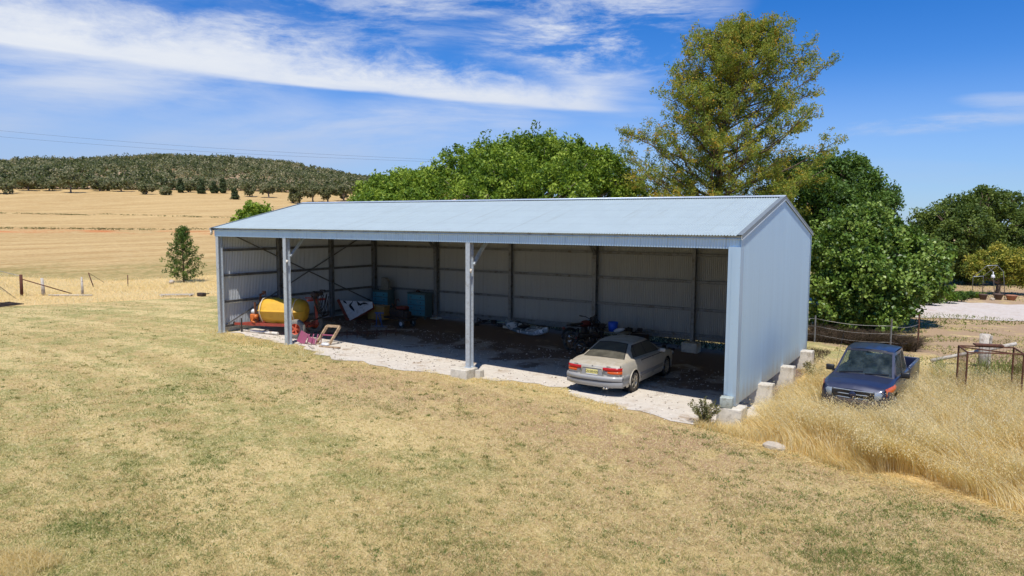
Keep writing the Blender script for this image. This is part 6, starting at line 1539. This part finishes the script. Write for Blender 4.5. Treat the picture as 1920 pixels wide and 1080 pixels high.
g = MB(); g.box((.75, .32, zc+.05), (.75, .25, .04), rz=.3); g.build('rail', M['rust'], ca)
x, y, z = on(1843, 692); g = MB(); g.tube([(0, 0, -.2), (.01, 0, .6), (0, .02, 1.25)], [.19, .18, .17], 10); g.bar((.17, -.1, 0), (.19, -.1, 1.22), .07); one('strainer_post', g, M['greytimber'], 'thick silver grey timber post behind the rusty cage', 'post', (x, y, z))
x, y, z = on(1745, 682); g = MB(); g.tube([(0, 0, .10), (2.6, 1.0, .85)], [.07, .065], 8); one('fallen_rail', g, M['greytimber'], 'long grey log resting against the thick silver post', 'log', (x, y, z))
# garden across the road
x, y, z = on(1822, 560); t = thing('steel_arch', 'open galvanised steel garden arch with a hanging white lamp beyond the road', 'arch', (x, y, z)); s = .041
for k in (0, 1):
    ox = .62*k; g = MB(); g.tube([(ox, k*1.0, 0), (ox, k*1.0, 1.55), (ox+.78, k*1.0, 2.35), (ox+1.15, k*1.0+.1, 1.9), (ox+1.35, k*1.0+.1, 0)], .022, 6); g.build('hoop', M['galv_dark'], t)
g = MB(); g.tube([(.78, 0, 2.35), (1.40, 1.0, 2.35)], .02, 6); g.tube([(0, 0, 1.55), (.62, 1.0, 1.55)], .02, 6); g.build('cross_bar', M['galv'], t)
g = MB(); g.lathe([(.001, 1.75), (.09, 1.73), (.13, 1.55), (.10, 1.52), (.001, 1.52)], (1.15, -.15, 0), 12); g.lathe([(.03, 1.75), (.03, 1.95), (.001, 1.96)], (1.15, -.15, 0), 8); one('hanging_lamp', g, M['white'], 'small white bell shaped lamp hanging from the steel arch', 'lamp', (x, y, z))
x, y, z = on(1822, 558)
def agap(loc, label):
    r = np.random.default_rng(8); n = 620; a = r.uniform(0, 2*PI, n); q = r.random(n)**.5*.75; x_, y_ = loc[0]+np.cos(a)*q, loc[1]+np.sin(a)*q*.6; ld = np.stack([np.cos(a), np.sin(a)], 1)*r.uniform(.15, .55, (n, 1))
    v, f, t, _ = blades(x_, y_, r.uniform(.45, .75, n), r.uniform(.035, .06, n), ld, np.clip(.6+r.normal(size=n)*.2, 0, 1), 4, 9, droop=1.2); v = v-np.array(loc)
    o = fastmesh('strappy_plant', v, f, leaf_mat('strap_leaves', [(58, 92, 30), (104, 134, 44), (160, 170, 70)], .3), t); o.location = loc; tag(o, label, 'plant')
agap((x, y, z), 'bright green strappy leaved clump in front of the steel arch')
for i, (u, v_, r0, h, mt, lab) in enumerate(((1843, 562, .26, .40, 'darkpot', 'dark garden pot right of the strappy leaved clump'), (1871, 562, .30, .42, 'darkpot', 'wide dark pot in front of the forked golden tree'), (1896, 563, .34, .36, 'terracotta', 'terracotta bowl pot, the rightmost of three pots'))):
    x, y, z = on(u, v_); g = MB(); g.lathe([(.001, 0), (r0*.65, 0), (r0, h*.8), (r0*1.08, h*.85), (r0*1.08, h), (r0*.95, h), (r0*.9, h*.8), (.001, h*.78)], n=18); one('garden_pot', g, M[mt], lab, 'pot', (x, y, z), 'garden pots beyond the road')
for i, (u, v_, s, lab) in enumerate(((1797, 556, .28, 'round pale stone at the left end of the garden edging'), (1806, 562, .20, 'small pale stone left of the strappy leaved clump'), (1860, 563, .18, 'small stone between the two dark pots'), (1770, 556, .22, 'grey stone under the low round shrub'), (1753, 555, .20, 'stone nearest the maple tree in the garden edging'))):
    x, y, z = on(u, v_); rock((x, y, z+s*.3), (s, s*.8, s*.7), lab, seed=30+i)

# ------------------------------------------------------------------ left boundary relics
def stick(name, p0, p1, r, mt, label, cat, n=8, group=None):
    b_ = Vector(p0); g = MB(); g.tube([(0, 0, 0), tuple(Vector(p1)-b_)], r, n); return one(name, g, M[mt], label, cat, tuple(b_), group)
x, y, z = on(41, 556); stick('strainer_post', (x, y, z-.1), (x+.02, y, z+1.30), [.095, .09], 'darkbrown', 'thick dark red brown post at the left end of the old fence', 'post')
P1 = (x, y, z+1.05); x2, y2, z2 = on(135, 553); stick('stay_pole', P1, (x2, y2, z2+.08), .030, 'darkbrown', 'long thin dark pole sloping down right from the thick brown post', 'pole')
xa, ya, za = on(-40, 520); g = MB(); g.tube([(0, 0, 0), tuple(Vector((x, y, z+1.22))-Vector((xa, ya, za+.9)))], .018, 5); one('rail_pipe', g, M['wire'], 'thin pale rail running left from the thick brown post', 'rail', (xa, ya, za+.9))
x3, y3, z3 = on(30, 560); stick('stay_wire', (xa, ya, za+.5), (x3, y3, z3), .02, 'darksteel', 'thin dark stay sloping into the grass left of the brown post', 'stay', 6)
x, y, z = on(82, 554); stick('old_post', (x, y, z-.1), (x-.12, y, z+1.05), [.12, .08], 'greytimber', 'pale bleached stump post crossed by the sloping pole', 'post')
x, y, z = on(155, 554); stick('old_post', (x, y, z-.1), (x-.02, y, z+1.12), [.09, .05], 'greytimber', 'slender bleached post right of the stump', 'post')
x, y, z = on(176, 538); stick('star_picket', (x, y, z-.1), (x-.42, y-.1, z+.95), .035, 'darkbrown', 'short leaning rusty steel picket in the dry grass', 'post', 6)
xw, yw, zw = x-.42, y-.1, z+.95; x, y, z = on(195, 532); stick('leaning_wire', (xw, yw, zw), (x, y, z+.1), .014, 'darksteel', 'dark bent wire running right from the leaning picket', 'wire', 5)
x, y, z = on(240, 537); stick('star_picket', (x, y, z-.1), (x+.02, y, z+.80), .03, 'darkbrown', 'upright thin rusty picket nearer the young tree', 'post', 6)
x, y, z = on(150, 556); stick('fallen_board', (x-1.6, y-1.0, z+.06), (x+.6, y+.4, z+.07), .05, 'greytimber', 'grey board lying in the grass under the old posts', 'board')
x, y, z = on(330, 556); g = MB()
for k in range(4): g.box((0, k*.14, .10), (1.9, .09, .04))
g.box((-.8, .2, .05), (.08, .6, .06)); g.box((.8, .2, .05), (.08, .6, .06)); o = one('pallet', g, M['greytimber'], 'low grey pallet half buried in grass left of the shed', 'pallet', (x, y, z)); o.rotation_euler = (0, 0, .75)
x, y, z = on(378, 556); g = MB(); g.box((0, 0, .12), (.5, .3, .2), bev=.03); g.bar((-.4, 0, .05), (.6, .1, .2), .05); one('scrap_metal', g, M['darksteel'], 'dark scrap lump beside the pallet at the left corner of the shed', 'scrap', (x, y, z))
x, y, z = on(8, 575); g = MB()
for k in range(9): g.bar((k*.2-.9, -.5, .08), (k*.2-.8, .6, .14), .04)
g.bar((-1.0, 0, .16), (1.0, .1, .16), .05); one('scrap_mesh', g, M['darksteel'], 'dark flattened mesh lying in the grass at the far left edge', 'scrap', (x, y, z))
x, y, z = on(322, 533); rock((x, y, z+.15), (.22, .2, .18), 'white stone at the foot of the young tree', seed=44)

# ------------------------------------------------------------------ power line
Dp = 75.0
for nm, (a, b2), lab in (('upper', ((-300, 214), (830, 300)), 'upper of two thin power cables crossing the sky on the left'), ('lower', ((-300, 228), (830, 304)), 'lower of two thin power cables crossing the sky on the left')):
    A, B2 = Vector(W(*a, Dp)), Vector(W(*b2, Dp)); g = MB(); g.tube([A.lerp(B2, q)-Vector((0, 0, 1.0*math.sin(PI*q)*.6)) for q in np.linspace(0, 1, 30)], .011, 4); one('power_cable', g, M['cable'], lab, 'cable')
